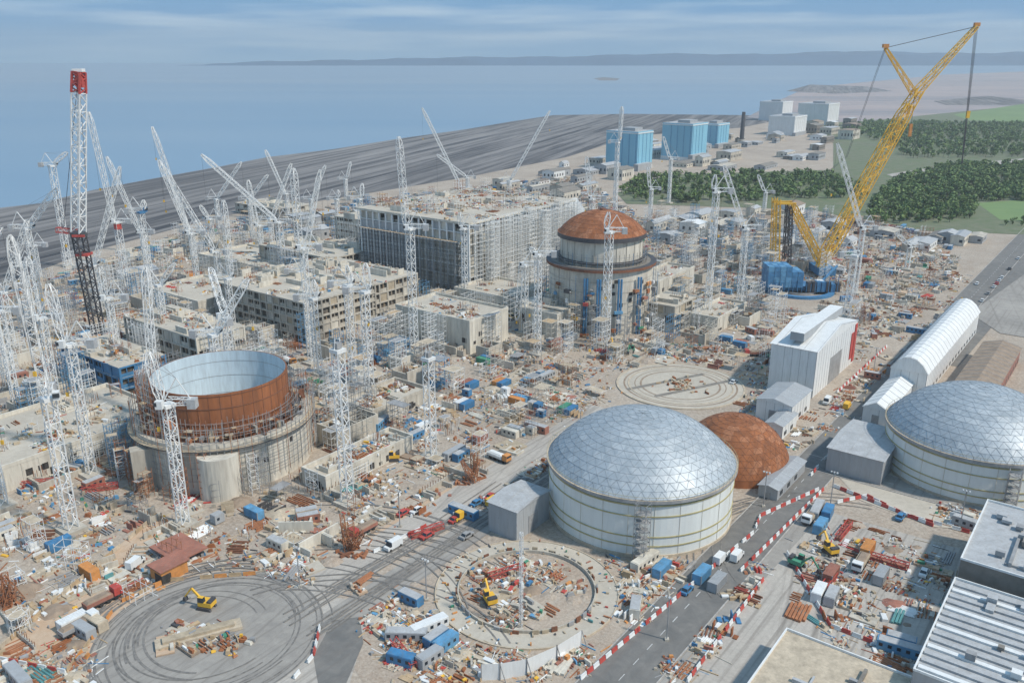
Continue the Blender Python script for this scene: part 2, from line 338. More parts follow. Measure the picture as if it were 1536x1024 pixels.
def patch(mb,x,y,z=0,sc=1.0,kind=None):
    a=ANG+(math.pi/2 if R()<0.5 else 0)+random.gauss(0,0.06 if R()<0.75 else 0.5)
    k=kind or random.choices(['rebar','timber','panel','pipe','box','wall','scaf','bits','rods','slab','fine','mound'],[10,9,9,4,3,7,9,13,6,9,24,5])[0]
    if k=='rebar':
        n=random.randint(3,8); L=U(4,10)*sc; m=random.choice(['rust','rust2','rust3','redbrown','grey_steel','rust2','red' if R()<.3 else 'rust2'])
        for i in range(n):
            px,py=place(x,y,a,U(-.5,.5),(i-n/2)*U(.6,.9)); mb.box(px,py,z+0.05,L*U(.8,1),U(.15,.4),U(.15,.5),a+U(-.04,.04),m)
    elif k=='fine':
        for i in range(random.randint(14,30)):
            px,py=place(x,y,a,random.gauss(0,4)*sc,random.gauss(0,3.4)*sc)
            if R()<.5: mb.box(px,py,z+.02,U(1.2,4.5),U(.08,.25),U(.08,.3),a+random.choice([0,1.57])+U(-.15,.15),rc())
            else: mb.box(px,py,z+.02,U(.25,1.2),U(.2,.8),U(.1,.7),a+U(-.8,.8),rc(),tx=U(.7,1),ty=U(.7,1))
    elif k=='mound':
        r=U(1.5,4.5)*sc; h=r*U(.25,.5); m=random.choice(['mud','tan','g_dirt','mud','g_dirt','redbrown' if R()<.4 else 'mud']); nn=11
        rr=[[r*U(.8,1.2) for _ in range(nn)],[r*U(.4,.6) for _ in range(nn)]]
        pts=[[(x+rr[j][i]*1.2*math.cos(6.283*i/nn),y+rr[j][i]*math.sin(6.283*i/nn),z+(0 if j==0 else h*U(.6,.8))) for i in range(nn)] for j in (0,1)]
        for i in range(nn):
            mb.quad(pts[0][i],pts[0][(i+1)%nn],pts[1][(i+1)%nn],pts[1][i],m); mb.tri(pts[1][i],pts[1][(i+1)%nn],(x,y,z+h),m)
    elif k=='timber':
        for i in range(random.randint(3,8)):
            px,py=place(x,y,a,U(-4,4)*sc,U(-3,3)*sc); mb.box(px,py,z+0.06,U(1,3),U(.6,1.3),U(.2,1.0),a+U(-.1,.1),random.choice(['timber','ply','tan','timber','white_clad','concrete_pale']))
    elif k=='panel':
        m=rc(); n=random.randint(3,7)
        for i in range(n):
            px,py=place(x,y,a,(i-n/2)*U(1.2,1.6),U(-.4,.4))
            if R()<0.4: mb.box(px,py,z,0.25,U(2,4)*sc,U(.8,2.2),a,m)
            else: mb.box(px,py,z+.05,1.0,U(2,4)*sc,U(.15,.5),a,m)
    elif k=='pipe':
        m=random.choice(['blue','grey_steel','concrete','concrete_pale','white_steel','teal','rust2']); r=U(.15,.4)
        for i in range(random.randint(3,7)):
            p0=place(x,y,a,-U(2,4),i*2.1*r);p1=place(x,y,a,U(2,4),i*2.1*r)
            mb.pipe(Vector((*p0,z+r)),Vector((*p1,z+r)),r,m)
    elif k=='box':
        for i in range(random.randint(1,2)):
            px,py=place(x,y,a,0,i*2.9); L=random.choice([3,6,6,9]); m=random.choice(['white_clad','grey_clad','blue','blue','concrete_pale','redbrown','tan','blue_mid']); dz=U(.02,.3); dh=U(0,.3)
            mb.box(px,py,z+dz,L,2.4,2.3+dh,a,m); mb.box(px,py,z+dz+2.3+dh,L*.94,2.2,.12,a,'roof_grey' if R()<.6 else m)
            for w in range(int(L/1.8)):
                qx,qy=place(px,py,a,-L/2+1+w*1.8,0); mb.box(qx,qy,z+1.2,.8,2.46,.8,a,'glass')
    elif k=='wall':
        L=U(5,14)*sc; hh=U(.8,3.2)*sc; m=random.choice(['concrete','concrete_pale','concrete'])
        mb.box(x,y,z,L,.5,hh,a,m)
        for i in range(random.randint(1,4)):
            px,py=place(x,y,a,U(-L/2,L/2),-2); mb.box(px,py,z,.5,4,hh*U(.6,.98),a,m)
        if R()<.6:
            for i in range(int(L/1.2)):
                px,py=place(x,y,a,-L/2+i*1.2,0); mb.box(px,py,z+hh,.12,.12,U(.8,1.6),a,'rust3')
    elif k=='scaf':
        scaffold_tower(mb,x,y,z,U(2.4,7)*sc,U(2.4,5)*sc,U(3,10)*sc,a,random.choice(['white_steel','white_steel','grey_steel','concrete_pale','rust2']),th=.11)
    elif k=='rods':
        for i in range(random.randint(8,22)):
            px,py=place(x,y,a,U(-4,4)*sc,U(-3,3)*sc); mb.beam(Vector((px,py,z)),Vector((px+U(-.3,.3),py+U(-.3,.3),z+U(1,3.2))),.11,random.choice(['rust2','grey_steel','white_steel','rust2']))
    elif k=='slab':
        m=random.choice(['concrete','concrete_pale','tan','g_slab','mud','ply','g_orange','g_slab'])
        L,Wd=U(4,12)*sc,U(3,8)*sc; h=U(.1,.8); mb.box(x,y,z,L,Wd,h,a,m)
        for i in range(random.randint(4,12)):
            px,py=place(x,y,a,U(-L/2,L/2)*.9,U(-Wd/2,Wd/2)*.9); mb.box(px,py,z+h+.003,U(.3,2.2),U(.2,.9),U(.1,.9),a+U(-.3,.3),rc())
    else:
        for i in range(random.randint(6,16)):
            px,py=place(x,y,a,U(-6,6)*sc,U(-5,5)*sc); mb.box(px,py,z+.02,U(.3,2.4),U(.2,1.1),U(.15,1.1),a+U(-.8,.8),rc(),tx=U(.6,1),ty=U(.6,1))
def topclutter(mb,c,l1,l2,z,n,sc=0.7,kinds=None):
    for i in range(n):
        p=c+E1*U(3,l1-3)+E2*U(3,l2-3); patch(mb,p.x,p.y,c.z+z,sc,random.choice(kinds or ['timber','fine','bits','rods','rebar','bits','wall','scaf','scaf','fine','fine']))
# ---------------------------------------------------------------- buildings
def corner3(f,r,l):
    c=P(*f); L1=(P(*r)-c).dot(E1); L2=(P(*l)-c).dot(E2); return c,max(4,L1),max(4,L2)
def frame_building(name,f,r,l,topy,sto=5.0,bay=6.0,m='concrete',clutter=10,scaf=True,l1=None,l2=None):
    c,L1,L2=corner3(f,r,l); L1=l1 or L1; L2=l2 or L2; h=ZH(c,topy); mb=MB(); n=max(1,round(h/sto)); sh=h/n
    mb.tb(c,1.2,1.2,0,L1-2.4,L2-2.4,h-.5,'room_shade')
    for k in range(n):
        mb.tb(c,0,0,(k+1)*sh-.7,L1,L2,.7,m,mt='g_slab')
    for ax,L in ((0,L1),(1,L2)):
        nb=max(1,round(L/bay)); b=L/nb
        for i in range(nb+1):
            for side in (0,1):
                if ax==0: u=min(max(0.05,i*b-.4),L1-.85); v=0.03 if side==0 else L2-.83; s=(.8,.8)
                else: u=0.03 if side==0 else L1-.83; v=min(max(.05,i*b-.4),L2-.85); s=(.8,.8)
                mb.tb(c,u,v,0,s[0],s[1],h-.72,m)
            if i<nb:
                for k in range(n):
                    rr=R()
                    mm=random.choice([m,m,m,'tan','timber'])
                    if rr<0.28:
                        if ax==0: mb.tb(c,i*b+.5,.35,k*sh,b-1,.3,sh-.72,random.choice([m,m,'concrete_pale','ply']))
                        else: mb.tb(c,.35,i*b+.5,k*sh,.3,b-1,sh-.72,random.choice([m,m,'concrete_pale','ply']))
                    elif rr<0.85:
                        if ax==0: mb.tb(c,i*b+.5,.35,k*sh,b-1,.3,sh*.33,m)
                        else: mb.tb(c,.35,i*b+.5,k*sh,.3,b-1,sh*.33,m)
                        if ax==0: mb.tb(c,i*b+b/2-.15,.35,k*sh+sh*.33,.3,.3,sh*.67-.72,mm)
                        else: mb.tb(c,.35,i*b+b/2-.15,k*sh+sh*.33,.3,.3,sh*.67-.72,mm)
    for i in range(int((L1*L2)/120)+2):
        if R()<.5: mb.tb(c,U(0,L1*.8),U(0,L2-1),h,L1*U(.1,.2),.5,U(1,3.5),'concrete_pale')
        else: mb.tb(c,U(0,L1-1),U(0,L2*.8),h,.5,L2*U(.1,.2),U(1,3.5),'concrete_pale')
    topclutter(mb,c,L1,L2,h+.01,clutter)
    if scaf:
        for q in range(2):
            p=c+E1*(L1*U(.25,.75))-E2*(2+q*2); scaffold_tower(mb,p.x,p.y,0,L1*U(.2,.45),1.6,h+U(-3,5),ANG,'white_steel',2.2,.12)
            p=c-E1*(2+q*2)+E2*(L2*U(.25,.75)); scaffold_tower(mb,p.x,p.y,0,L2*U(.2,.4),1.6,h+U(-3,5),ANG+math.pi/2,'white_steel',2.2,.12)
    EXC.append(('r',c,L1,L2)); return mb.build(name,c),c,L1,L2,h
frame_building('turbine_hall_annex',(598,392),(700,345),(548,365),338,sto=4,bay=4.5,m='concrete_pale',clutter=16)
frame_building('concrete_frame_building',(462,517),(545,478),(360,472),455,sto=4.2,bay=4.6,clutter=26,scaf=False,m='concrete')
frame_building('concrete_frame_building',(560,485),(625,462),(470,440),428,sto=4.2,bay=5,clutter=24,scaf=False)
frame_building('concrete_frame_building',(500,430),(545,410),(440,395),388,sto=4.5,bay=5,clutter=14)
frame_building('concrete_frame_building',(845,505),(880,490),(800,482),465,sto=5,bay=6,clutter=6)
frame_building('concrete_frame_building',(300,560),(350,530),(215,515),508,sto=5,bay=6,m='concrete_pale',clutter=26)
frame_building('concrete_frame_building',(420,330),(470,322),(360,318),314,clutter=6,scaf=False)
frame_building('concrete_frame_building',(1010,500),(1035,480),(985,480),460,clutter=4)
frame_building('concrete_frame_building',(185,600),(235,570),(110,560),552,sto=5,bay=6,m='blue',clutter=18)
def solid_building(name,f,r,l,topy,m='concrete_pale',clutter=6,openings=8,parapet=1.2,l1=None,l2=None,mt='g_slab'):
    c,L1,L2=corner3(f,r,l); L1=l1 or L1; L2=l2 or L2; h=ZH(c,topy); mb=MB()
    mb.tb(c,0,0,0,L1,L2,h,m,mt=mt)
    for s in (0,1):
        mb.tb(c,-.1,-.1 if s==0 else L2-.5,h+.003,L1+.2,.6,parapet,m); mb.tb(c,-.1 if s==0 else L1-.5,.52,h+.003,.6,L2-1.04,parapet,m)
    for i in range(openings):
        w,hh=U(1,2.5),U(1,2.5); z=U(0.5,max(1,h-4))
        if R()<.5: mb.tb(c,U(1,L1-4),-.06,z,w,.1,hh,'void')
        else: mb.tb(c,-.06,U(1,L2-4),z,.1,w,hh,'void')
    for i in range(int(L1/5)): mb.tb(c,i*5+2,-.14,0,.3,.14,h,m)
    for i in range(int(L2/5)): mb.tb(c,-.14,i*5+2,0,.14,.3,h,m)
    topclutter(mb,c,L1,L2,h+.01,clutter,.5,['bits','timber','wall','rods','fine','fine','rebar','scaf'])
    if m!='grey_clad':
        p=c+E1*(L1*U(.3,.7))-E2*2; scaffold_tower(mb,p.x,p.y,0,L1*U(.2,.4),1.6,h+U(0,4),ANG,'white_steel',2.2,.12)
        p=c-E1*2+E2*(L2*U(.3,.7)); scaffold_tower(mb,p.x,p.y,0,L2*U(.15,.35),1.6,h+U(0,4),ANG+math.pi/2,'white_steel',2.2,.12)
    EXC.append(('r',c,L1,L2)); return mb.build(name,c),c,L1,L2,h
solid_building('concrete_building',(705,532),(768,510),(630,492),485,clutter=26)
solid_building('concrete_building',(835,512),(860,498),(805,488),475,clutter=5)
solid_building('concrete_building',(760,478),(800,455),(700,455),449,clutter=14)
solid_building('concrete_building',(300,480),(360,450),(230,455),455,clutter=18)
solid_building('concrete_building',(400,425),(440,400),(330,395),405,clutter=18)
solid_building('grey_clad_building',(640,425),(700,385),(592,405),352,m='grey_clad',clutter=3,openings=2)
solid_building('concrete_gallery',(0,742),(215,628),(-130,700),708,clutter=44,openings=22)
solid_building('concrete_gallery',(490,740),(600,668),(460,722),720,clutter=24,openings=12)
solid_building('concrete_building',(560,640),(640,602),(520,618),620,clutter=16,m='concrete')
solid_building('concrete_building',(1075,500),(1120,475),(1045,485),480,clutter=6)
solid_building('concrete_building',(985,455),(1040,430),(960,440),425,clutter=5)
c,L1,L2=corner3((705,450),(845,395),(600,400)); h=ZH(c,335); mb=MB()
mb.tb(c,2,2,0,L1-4,L2-4,h*.9,'concrete')
mb.tb(c,0,0,h-1.2,L1,L2,1.2,'concrete_pale',mt='g_slab')
for i in range(int(L1/5)+1):
    mb.tb(c,min(i*5,L1-1),0.05,0,.9,.9,h-1.25,'white_steel')
    for k in range(1,7): mb.tb(c,min(i*5,L1-1),.1,h*k/7,5,.4,.4,'white_steel') if i*5+5<L1 else None
    if R()<.75: 
        k=random.randint(0,5); mb.tb(c,i*5+1,1.0,h*k/7,4,.3,h/7*random.choice([1,2]),random.choice(['concrete_pale','grey_clad','concrete','white_clad']))
for i in range(int(L2/5)+1):
    mb.tb(c,.05,min(i*5,L2-1),0,.9,.9,h-1.25,'white_steel')
    for k in range(1,7): mb.tb(c,.1,min(i*5,L2-1),h*k/7,.4,5,.4,'white_steel') if i*5+5<L2 else None
    for k in range(7):
        if R()<.45 and i*5+5<L2: mb.tb(c,1.0,i*5+.95,h*k/7,.3,4,h/7*.9,random.choice(['concrete','concrete_pale','grey_clad']))
mb.tb(c,.4,L2*.45,2,.5,L2*.5,h*.8,'grey_clad')
for s in (0,1):
    p=c+E1*(L1/2)-E2*(3+s*3); scaffold_tower(mb,p.x,p.y,0,L1*U(.8,1),2,h*U(.85,1.05),ANG,'white_steel',2.2,.17)
    p=c-E1*(3)+E2*(L2/2); scaffold_tower(mb,p.x,p.y,0,L2*.9,2,h*.8,ANG+math.pi/2,'white_steel',2.2,.17)
topclutter(mb,c,L1,L2,h+.02,130,1.0)
for i in range(18):
    p=c+E1*U(2,L1-2)-E2*U(3,9); scaffold_tower(mb,p.x,p.y,0,4,3,U(15,h+6),ANG,'white_steel',2.4,.22)
a=c+E1*(L1-2); mb.quad(a+UP*(h-14)-E2*2,a+E1*5-E2*6+UP*(h-8),a+E1*7+E2*3+UP*(h),a+E2*5+UP*(h),'white_clad')
EXC.append(('r',c-E2*10,L1+6,L2+10)); mb.build('turbine_hall',c)
def gable(name,f,r,l,eavey,rise,axis=1,m='white_clad',mr='white_clad',l1=None,l2=None,seg=6,curved=True,stripes=True,doors=True):
    c,L1,L2=corner3(f,r,l); L1=l1 or L1; L2=l2 or L2; h=ZH(c,eavey); mb=MB()
    mb.tb(c,0,0,0,L1,L2,h,m)
    span,leng=(L2,L1) if axis==1 else (L1,L2)
    A,B=(E1,E2) if axis==1 else (E2,E1)
    prof=[]
    for k in range(seg+1):
        t=k/seg; z=rise*(math.sin(math.pi*t)**.8 if curved else 1-abs(2*t-1)); prof.append((t*(span+.8)-.4,h+.05+z))
    for k in range(seg):
        (v0,z0),(v1,z1)=prof[k],prof[k+1]
        mb.quad(c-A*.5+B*v0+UP*z0,c+A*(leng+.5)+B*v0+UP*z0,c+A*(leng+.5)+B*v1+UP*z1,c-A*.5+B*v1+UP*z1,mr)
        if stripes:
            for i in range(int(leng/5)+1):
                q=c+A*(i*5); mb.beam(q+B*v0+UP*(z0+.03),q+B*v1+UP*(z1+.03),.12,'roof_grey' if mr!='grey_clad' else 'white_clad')
    for u in (-.3,leng+.3): mb.poly([c+A*u+B*v+UP*z for v,z in prof],m)
    if doors:
        if axis==1: mb.tb(c,-.12,L2*.35,0,.1,L2*.28,h*.6,'grey_steel'); [mb.tb(c,i*6+2,-.1,1,2.2,.08,1.4,'glass') for i in range(int(L1/6))]
        else: mb.tb(c,L1*.35,-.12,0,L1*.28,.1,h*.6,'grey_steel')
    for i in range(int(L1/3.0)): mb.tb(c,i*3.0,-.05,0,.15,.05,h,'roof_grey')
    for i in range(int(L2/3.0)): mb.tb(c,-.05,i*3.0,0,.05,.15,h,'roof_grey')
    EXC.append(('r',c,L1,L2)); return mb.build(name,c),c,L1,L2,h
_,c,L1,L2,h=gable('assembly_workshop',(1218,597),(1290,545),(1157,577),528,4.5,axis=0,curved=False,seg=2)
mb=MB(); mb.tb(c,2,L2*.35,h+2.2,L1-4,L2*.3,3.2,'grey_clad',mt='white_clad'); mb.tb(c,L1-3,-.35,1,2.6,.3,h-2,'red'); mb.tb(c,L1-7,-.3,3,3,.28,h-7,'red'); mb.build('roof_plant_room',None)
gable('marquee_tent',(1385,600),(1497,505),(1337,582),562,5.5,axis=1)
gable('marquee_tent',(1330,640),(1392,590),(1298,625),618,2.5,axis=1,curved=False,seg=2)
gable('small_shed',(1185,640),(1220,615),(1135,625),610,1.5,axis=1,mr='grey_clad',curved=False,seg=2)
gable('small_shed',(1172,660),(1195,640),(1150,650),640,1,axis=1,mr='grey_clad',curved=False,seg=2)
gable('grey_shed',(775,812),(850,790),(748,785),768,1.0,axis=0,m='grey_clad',mr='roof_grey',curved=False,seg=2,l1=15)
gable('grey_shed',(1320,728),(1390,690),(1252,690),692,1.0,axis=0,m='grey_clad',mr='roof_grey',curved=False,seg=2)
gable('corrugated_shed',(1165,752),(1215,710),(1140,740),735,.8,axis=1,m='grey_clad',mr='grey_clad',curved=False,seg=2)
gable('warehouse',(1490,610),(1600,545),(1440,580),585,2,axis=1,m='redbrown',mr='mud',curved=False,seg=2,l1=60)
def flatroof(name,c,L1,L2,h,m='grey_clad',mr='roof_grey',ribs=True,units=8):
    mb=MB(); mb.tb(c,0,0,0,L1,L2,h,m,mt=mr)
    for s in (0,1):
        mb.tb(c,-.15,-.15 if s==0 else L2-.15,h+.004,L1+.3,.3,.5,'white_clad'); mb.tb(c,-.15 if s==0 else L1-.15,.16,h+.004,.3,L2-.32,.5,'white_clad')
    if ribs:
        for i in range(int(L1/2.6)): mb.tb(c,i*2.6+1,.4,h+.004,1.1,L2-.8,.45,'roof_grey' if i%3 else 'white_clad'); mb.tb(c,i*2.6+2.15,.4,h+.004,.5,L2-.8,.05,'concrete_dark')
    for i in range(units):
        u,v=U(2,L1-5),U(2,L2-5); mb.tb(c,u,v,h+.5,U(1,3),U(1,2.5),U(.6,1.6),random.choice(['white_clad','grey_steel','concrete_dark','roof_grey']))
    for i in range(0 if ribs else 9):
        if R()<.5: mb.tb(c,U(1,L1*.4),U(1,L2-2),h+.01,U(8,18),U(.3,.8),U(.3,1.2),random.choice(['grey_steel','roof_grey','concrete_dark']))
        else: mb.tb(c,U(1,L1-2),U(1,L2*.5),h+.012,U(.3,.8),U(8,16),U(.3,1.2),random.choice(['grey_steel','roof_grey']))
    for i in range(int(L2/5)): mb.tb(c,-.08,i*5+1.5,h*.45,.08,2,1.5,'glass')
    for i in range(int(L1/5)): mb.tb(c,i*5+1.5,L2-.02,h*.45,2,.1,1.5,'glass'); mb.tb(c,i*5,L2-.02,0,.3,.16,h,'grey_steel')
    EXC.append(('r',c,L1,L2)); return mb.build(name,c)
q=P(1382,1015); flatroof('office_block',q-E2*45-E1*12,38,45,9.5)
q=P(1382,1015)+E1*30; flatroof('office_block',q-E2*45,34,45,12.5,'concrete_dark','roof_grey',False,30)
q=P(1150,1015); flatroof('site_cabin_block',q-E2*26-E1*20,30,26,5.5,'white_clad','tan',False,3)
# ---------------------------------------------------------------- domes & reactors
def dome(mb,x,y,z,r,h,tints,nr=12,ns=60,seam='alu_seam',st=.07):
    Rr=(r*r+h*h)/(2*h); zc=z+h-Rr; ph=math.asin(min(1,r/Rr)) if h<r else math.pi/2
    def pt(a,t): return Vector((x+Rr*math.sin(a)*math.cos(t),y+Rr*math.sin(a)*math.sin(t),zc+Rr*math.cos(a)))
    for i in range(nr):
        a0,a1=ph*i/nr,ph*(i+1)/nr; seg=max(6,int(ns*(i+1)/nr/6)*6); sub=max(1,int(96/seg))
        for k in range(seg):
            m=random.choice(tints)
            for q in range(sub):
                t0=2*math.pi*(k+q/sub)/seg+i*.13;t1=2*math.pi*(k+(q+1)/sub)/seg+i*.13
                mb.quad(pt(a1,t0),pt(a1,t1),pt(a0,t1),pt(a0,t0),m)
                mb.beam(pt(a1,t0)+UP*.02,pt(a1,t1)+UP*.02,st,seam)
            T0=2*math.pi*k/seg+i*.13; T1=T0+math.pi/seg; T2=T0+2*math.pi/seg
            mb.beam(pt(a1,T0)+UP*.02,pt(a0,T1)+UP*.02,st,seam); mb.beam(pt(a0,T1)+UP*.02,pt(a1,T2)+UP*.02,st,seam)
AL=['alu0','alu0','alu1','alu2','alu1','alu0','alu1','alu3']
def store_dome(name,x,y,r,wh,dh):
    mb=MB(); mb.cyl(x,y,0,r,wh,96,'tank_white',cap=False)
    for k in range(24):
        t=2*math.pi*k/24; mb.beam(Vector((x+(r+.03)*math.cos(t),y+(r+.03)*math.sin(t),0)),Vector((x+(r+.03)*math.cos(t),y+(r+.03)*math.sin(t),wh)),.12,'concrete_pale')
    for zz,hh,mm,rr in ((wh-.5,.8,'grey_steel',.8),(wh-1.5,.4,'olive',.25),(wh-4.6,.3,'olive',.2),(wh*.36,.3,'olive',.2),(wh*.2,.3,'olive',.2),(0,.9,'tan',.3)):
        mb.cyl(x,y,zz,r+rr,hh,96,mm,cap=False); mb.ring(x,y,zz+hh,r-.2,r+rr,96,mm)
    mb.ring(x,y,wh+.32,r-1.5,r+.82,96,'tan')
    dome(mb,x,y,wh+.35,r+.3,dh,AL,14,60)
    t=math.radians(-97); px,py=x+(r+2.2)*math.cos(t),y+(r+2.2)*math.sin(t); mb.lattice(Vector((px,py,0)),Vector((px,py,wh+.5)),3,3,1.3,'grey_steel',.14)
    for k in range(7): mb.box(px,py,k*wh/7,3,2.2,.1,0,'grey_steel')
    for k in range(96):
        t0=2*math.pi*k/96;t1=2*math.pi*(k+1)/96; q0=Vector((x+(r+.75)*math.cos(t0),y+(r+.75)*math.sin(t0),wh+1.3)); q1=Vector((x+(r+.75)*math.cos(t1),y+(r+.75)*math.sin(t1),wh+1.3))
        mb.beam(q0,q1,.07,'olive'); mb.beam(q0-UP,q0,.07,'grey_steel')
    EXC.append(('c',x,y,r+2)); mb.build(name,Vector((x,y,0)))
store_dome('liner_assembly_dome',35.7,214.4,25.3,16.2,12.6)
store_dome('liner_assembly_dome',142,239,25.3,13.8,13.0)
mb=MB(); x,y,r=69.5,243,16.9
mb.cyl(x,y,0,r,2.5,72,'rust',cap=False); dome(mb,x,y,2.5,r,13.5,['rust','rust','rust2','rust'],12,48,'rust3'); EXC.append(('c',x,y,r+1)); mb.build('steel_liner_dome',Vector((x,y,0)))
x,y=P(900,505).x+2,398; mb=MB(); r=24.5
mb.cyl(x,y,0,r,31,96,'concrete_pale',cap=False); mb.ring(x,y,31,15,r,96,'concrete_dark')
for zz in (5,10,15,20,25): mb.cyl(x,y,zz,r+.12,.25,96,'concrete',cap=False)
mb.cyl(x,y,29.8,r+1.6,1.3,96,'rust3',cap=False); mb.ring(x,y,31.1,r-1,r+1.6,96,'dark_steel')
mb.cyl(x,y,31,19.3,13,96,'concrete_pale',cap=False); mb.cyl(x,y,32,20.4,1.1,96,'dark_steel',cap=False); mb.ring(x,y,33.1,19,20.4,96,'dark_steel')
for k in range(24):
    t=2*math.pi*k/24; mb.beam(Vector((x+19.4*math.cos(t),y+19.4*math.sin(t),31)),Vector((x+19.4*math.cos(t),y+19.4*math.sin(t),43)),.25,'concrete')
mb.cyl(x,y,42.2,20.9,2.0,96,'dark_steel',cap=False); mb.ring(x,y,44.2,19,20.9,96,'rust3'); mb.ring(x,y,42.2,19,20.9,96,'dark_steel')
dome(mb,x,y,44.2,20.4,10.0,['rust','rust','rust2'],9,48,'rust3')
mb.cyl(x,y,54,1.4,.8,16,'rust3')
for k in range(54):
    t=2*math.pi*k/54
    for rr,z0,z1 in ((r+2.6,0,U(14,36)),(21.5,31,37)):
        if rr>22 and not (2.6<t<4.4 or t>5.2 or t<1.0): continue
        a=Vector((x+rr*math.cos(t),y+rr*math.sin(t),z0)); mb.beam(a,a+UP*(z1-z0),.16,random.choice(['blue','dark_steel','grey_steel']))
        t2=t+2*math.pi/54
        for zz in np.arange(z0+2,z1,2.5):
            mb.beam(Vector((x+rr*math.cos(t),y+rr*math.sin(t),zz)),Vector((x+rr*math.cos(t2),y+rr*math.sin(t2),zz)),.14,'grey_steel')
for t in (-1.95,-1.72,-1.35,-.95):
    for dz in (0,1.2): mb.pipe(Vector((x+(r+1.5)*math.cos(t)+dz,y+(r+1.5)*math.sin(t),0)),Vector((x+(r+1.5)*math.cos(t)+dz,y+(r+1.5)*math.sin(t),27)),.5,'blue')
for i in range(18):
    t=U(-1.9,-.7);z=U(3,26); mb.box(x+(r+.05)*math.cos(t),y+(r+.05)*math.sin(t),z,.3,U(1,2.5),U(1,2),t,'void')
for i in range(60):
    t=U(-2.6,-.3); rr=r+U(1.5,4); z=U(0,22); mb.box(x+rr*math.cos(t),y+rr*math.sin(t),z,U(.6,2),U(1,4),U(.3,2),t,rc())
EXC.append(('c',x,y,r+3)); mb.build('reactor_building',Vector((x,y,0)))
x,y=-91,249; mb=MB(); r=26.3
mb.wall_ring(x,y,0,r-2,r,15.5,96,'concrete_pale','concrete','g_slab')
mb.ring(x,y,11,18,r-2,96,'mud')
for k in range(24):
    t=2*math.pi*k/24; mb.beam(Vector((x+(r+.05)*math.cos(t),y+(r+.05)*math.sin(t),0)),Vector((x+(r+.05)*math.cos(t),y+(r+.05)*math.sin(t),15)),.22,'concrete')
for zz in (4,8,12): mb.cyl(x,y,zz,r+.1,.2,96,'concrete',cap=False)
mb.cyl(x,y,14,r+1.8,.3,96,'dark_steel',cap=False); mb.ring(x,y,14.3,r,r+1.8,96,'ply')
mb.wall_ring(x,y,9,20,20.4,19.6,120,'rust','liner_inside','rust3')
mb.ring(x,y,9.3,0,20,72,'liner_inside')
for zz in (19,24,27.9): mb.cyl(x,y,zz,20.55,.22,96,'rust3',cap=False); mb.ring(x,y,zz+.22,20.3,20.55,96,'rust3')
for zz in (14,20,25): mb.cyl(x,y,zz,19.95,.15,96,'grey_steel',cap=False)
for k in range(40):
    t=2*math.pi*k/40; mb.beam(Vector((x+20.42*math.cos(t),y+20.42*math.sin(t),12)),Vector((x+20.42*math.cos(t),y+20.42*math.sin(t),28.6)),.12,'rust3')
for k in range(90):
    t=2*math.pi*k/90; t2=t+2*math.pi/90
    top=30 if 2.4<t<4.3 else (20 if t>5.8 or t<2.2 else 19.5)
    for rr in ((22.2,24.2,26.8) if top>20 else (r+1.7,23,21.6)):
        a=Vector((x+rr*math.cos(t),y+rr*math.sin(t),14 if rr<26.5 else 3)); b=Vector((x+rr*math.cos(t2),y+rr*math.sin(t2),a.z)); tt=top+(U(0,2) if rr==21.6 else 0) if rr<26.5 else 22
        mb.beam(a,a+UP*(tt-a.z+U(0,1.5)),.13,'grey_steel' if R()<.6 else 'rust2')
        for zz in np.arange(2,tt-a.z+.5,2): mb.beam(a+UP*zz,b+UP*zz,.1,'grey_steel')
        if rr in (24.2,23) and R()<.55: mb.box(a.x,a.y,U(16,26 if top>20 else 19),U(1,2),U(1,2.4),.2,t,random.choice(['ply','dark_steel','timber','rust3']))
for k in range(180):
    t=2*math.pi*R(); rr=U(20.9,25.5); 
    if R()<.6: mb.box(x+rr*math.cos(t),y+rr*math.sin(t),15.6,U(.4,2.2),U(.3,1.0),U(.3,2.2),t,random.choice(['rust','rust2','rust3','ply','concrete','grey_steel','dark_steel']))
    else: mb.beam(Vector((x+rr*math.cos(t),y+rr*math.sin(t),15)),Vector((x+rr*math.cos(t),y+rr*math.sin(t),U(17,21))),.15,'rust2')
for k in range(50):
    t=2*math.pi*R(); rr=U(0,17); mb.box(x+rr*math.cos(t),y+rr*math.sin(t),9.4,U(.8,4),U(.6,2),U(.5,3),U(0,3),rc())
mb.cyl(x+6,y-r+1,0,6,13,32,'concrete_pale'); mb.box(x-16,y-21.5,0,9,4,13,.5,'concrete')
for i in range(7): t=U(-1.6,-.4); mb.box(x+(r+.02)*math.cos(t),y+(r+.02)*math.sin(t),U(4,11),.3,1.3,1.5,t,'void')
t=math.radians(-118); a=Vector((x+20.2*math.cos(t),y+20.2*math.sin(t),18)); b=a+Vector((math.cos(t),math.sin(t),0))*2.5; mb.pipe(a,b,2.3,'rust2',20); mb.pipe(b,b+Vector((math.cos(t),math.sin(t),0))*.05,1.8,'void',20)
for i in range(26):
    t=U(math.pi*.9,math.pi*1.75); rr=r+U(1.5,7); z1=U(4,15); scaffold_tower(mb,x+rr*math.cos(t),y+rr*math.sin(t),0,3,2.2,z1,t,random.choice(['grey_steel','white_steel','rust2']),2,.12)
EXC.append(('c',x,y,r+2.5)); mb.build('open_reactor_building',Vector((x,y,0)))
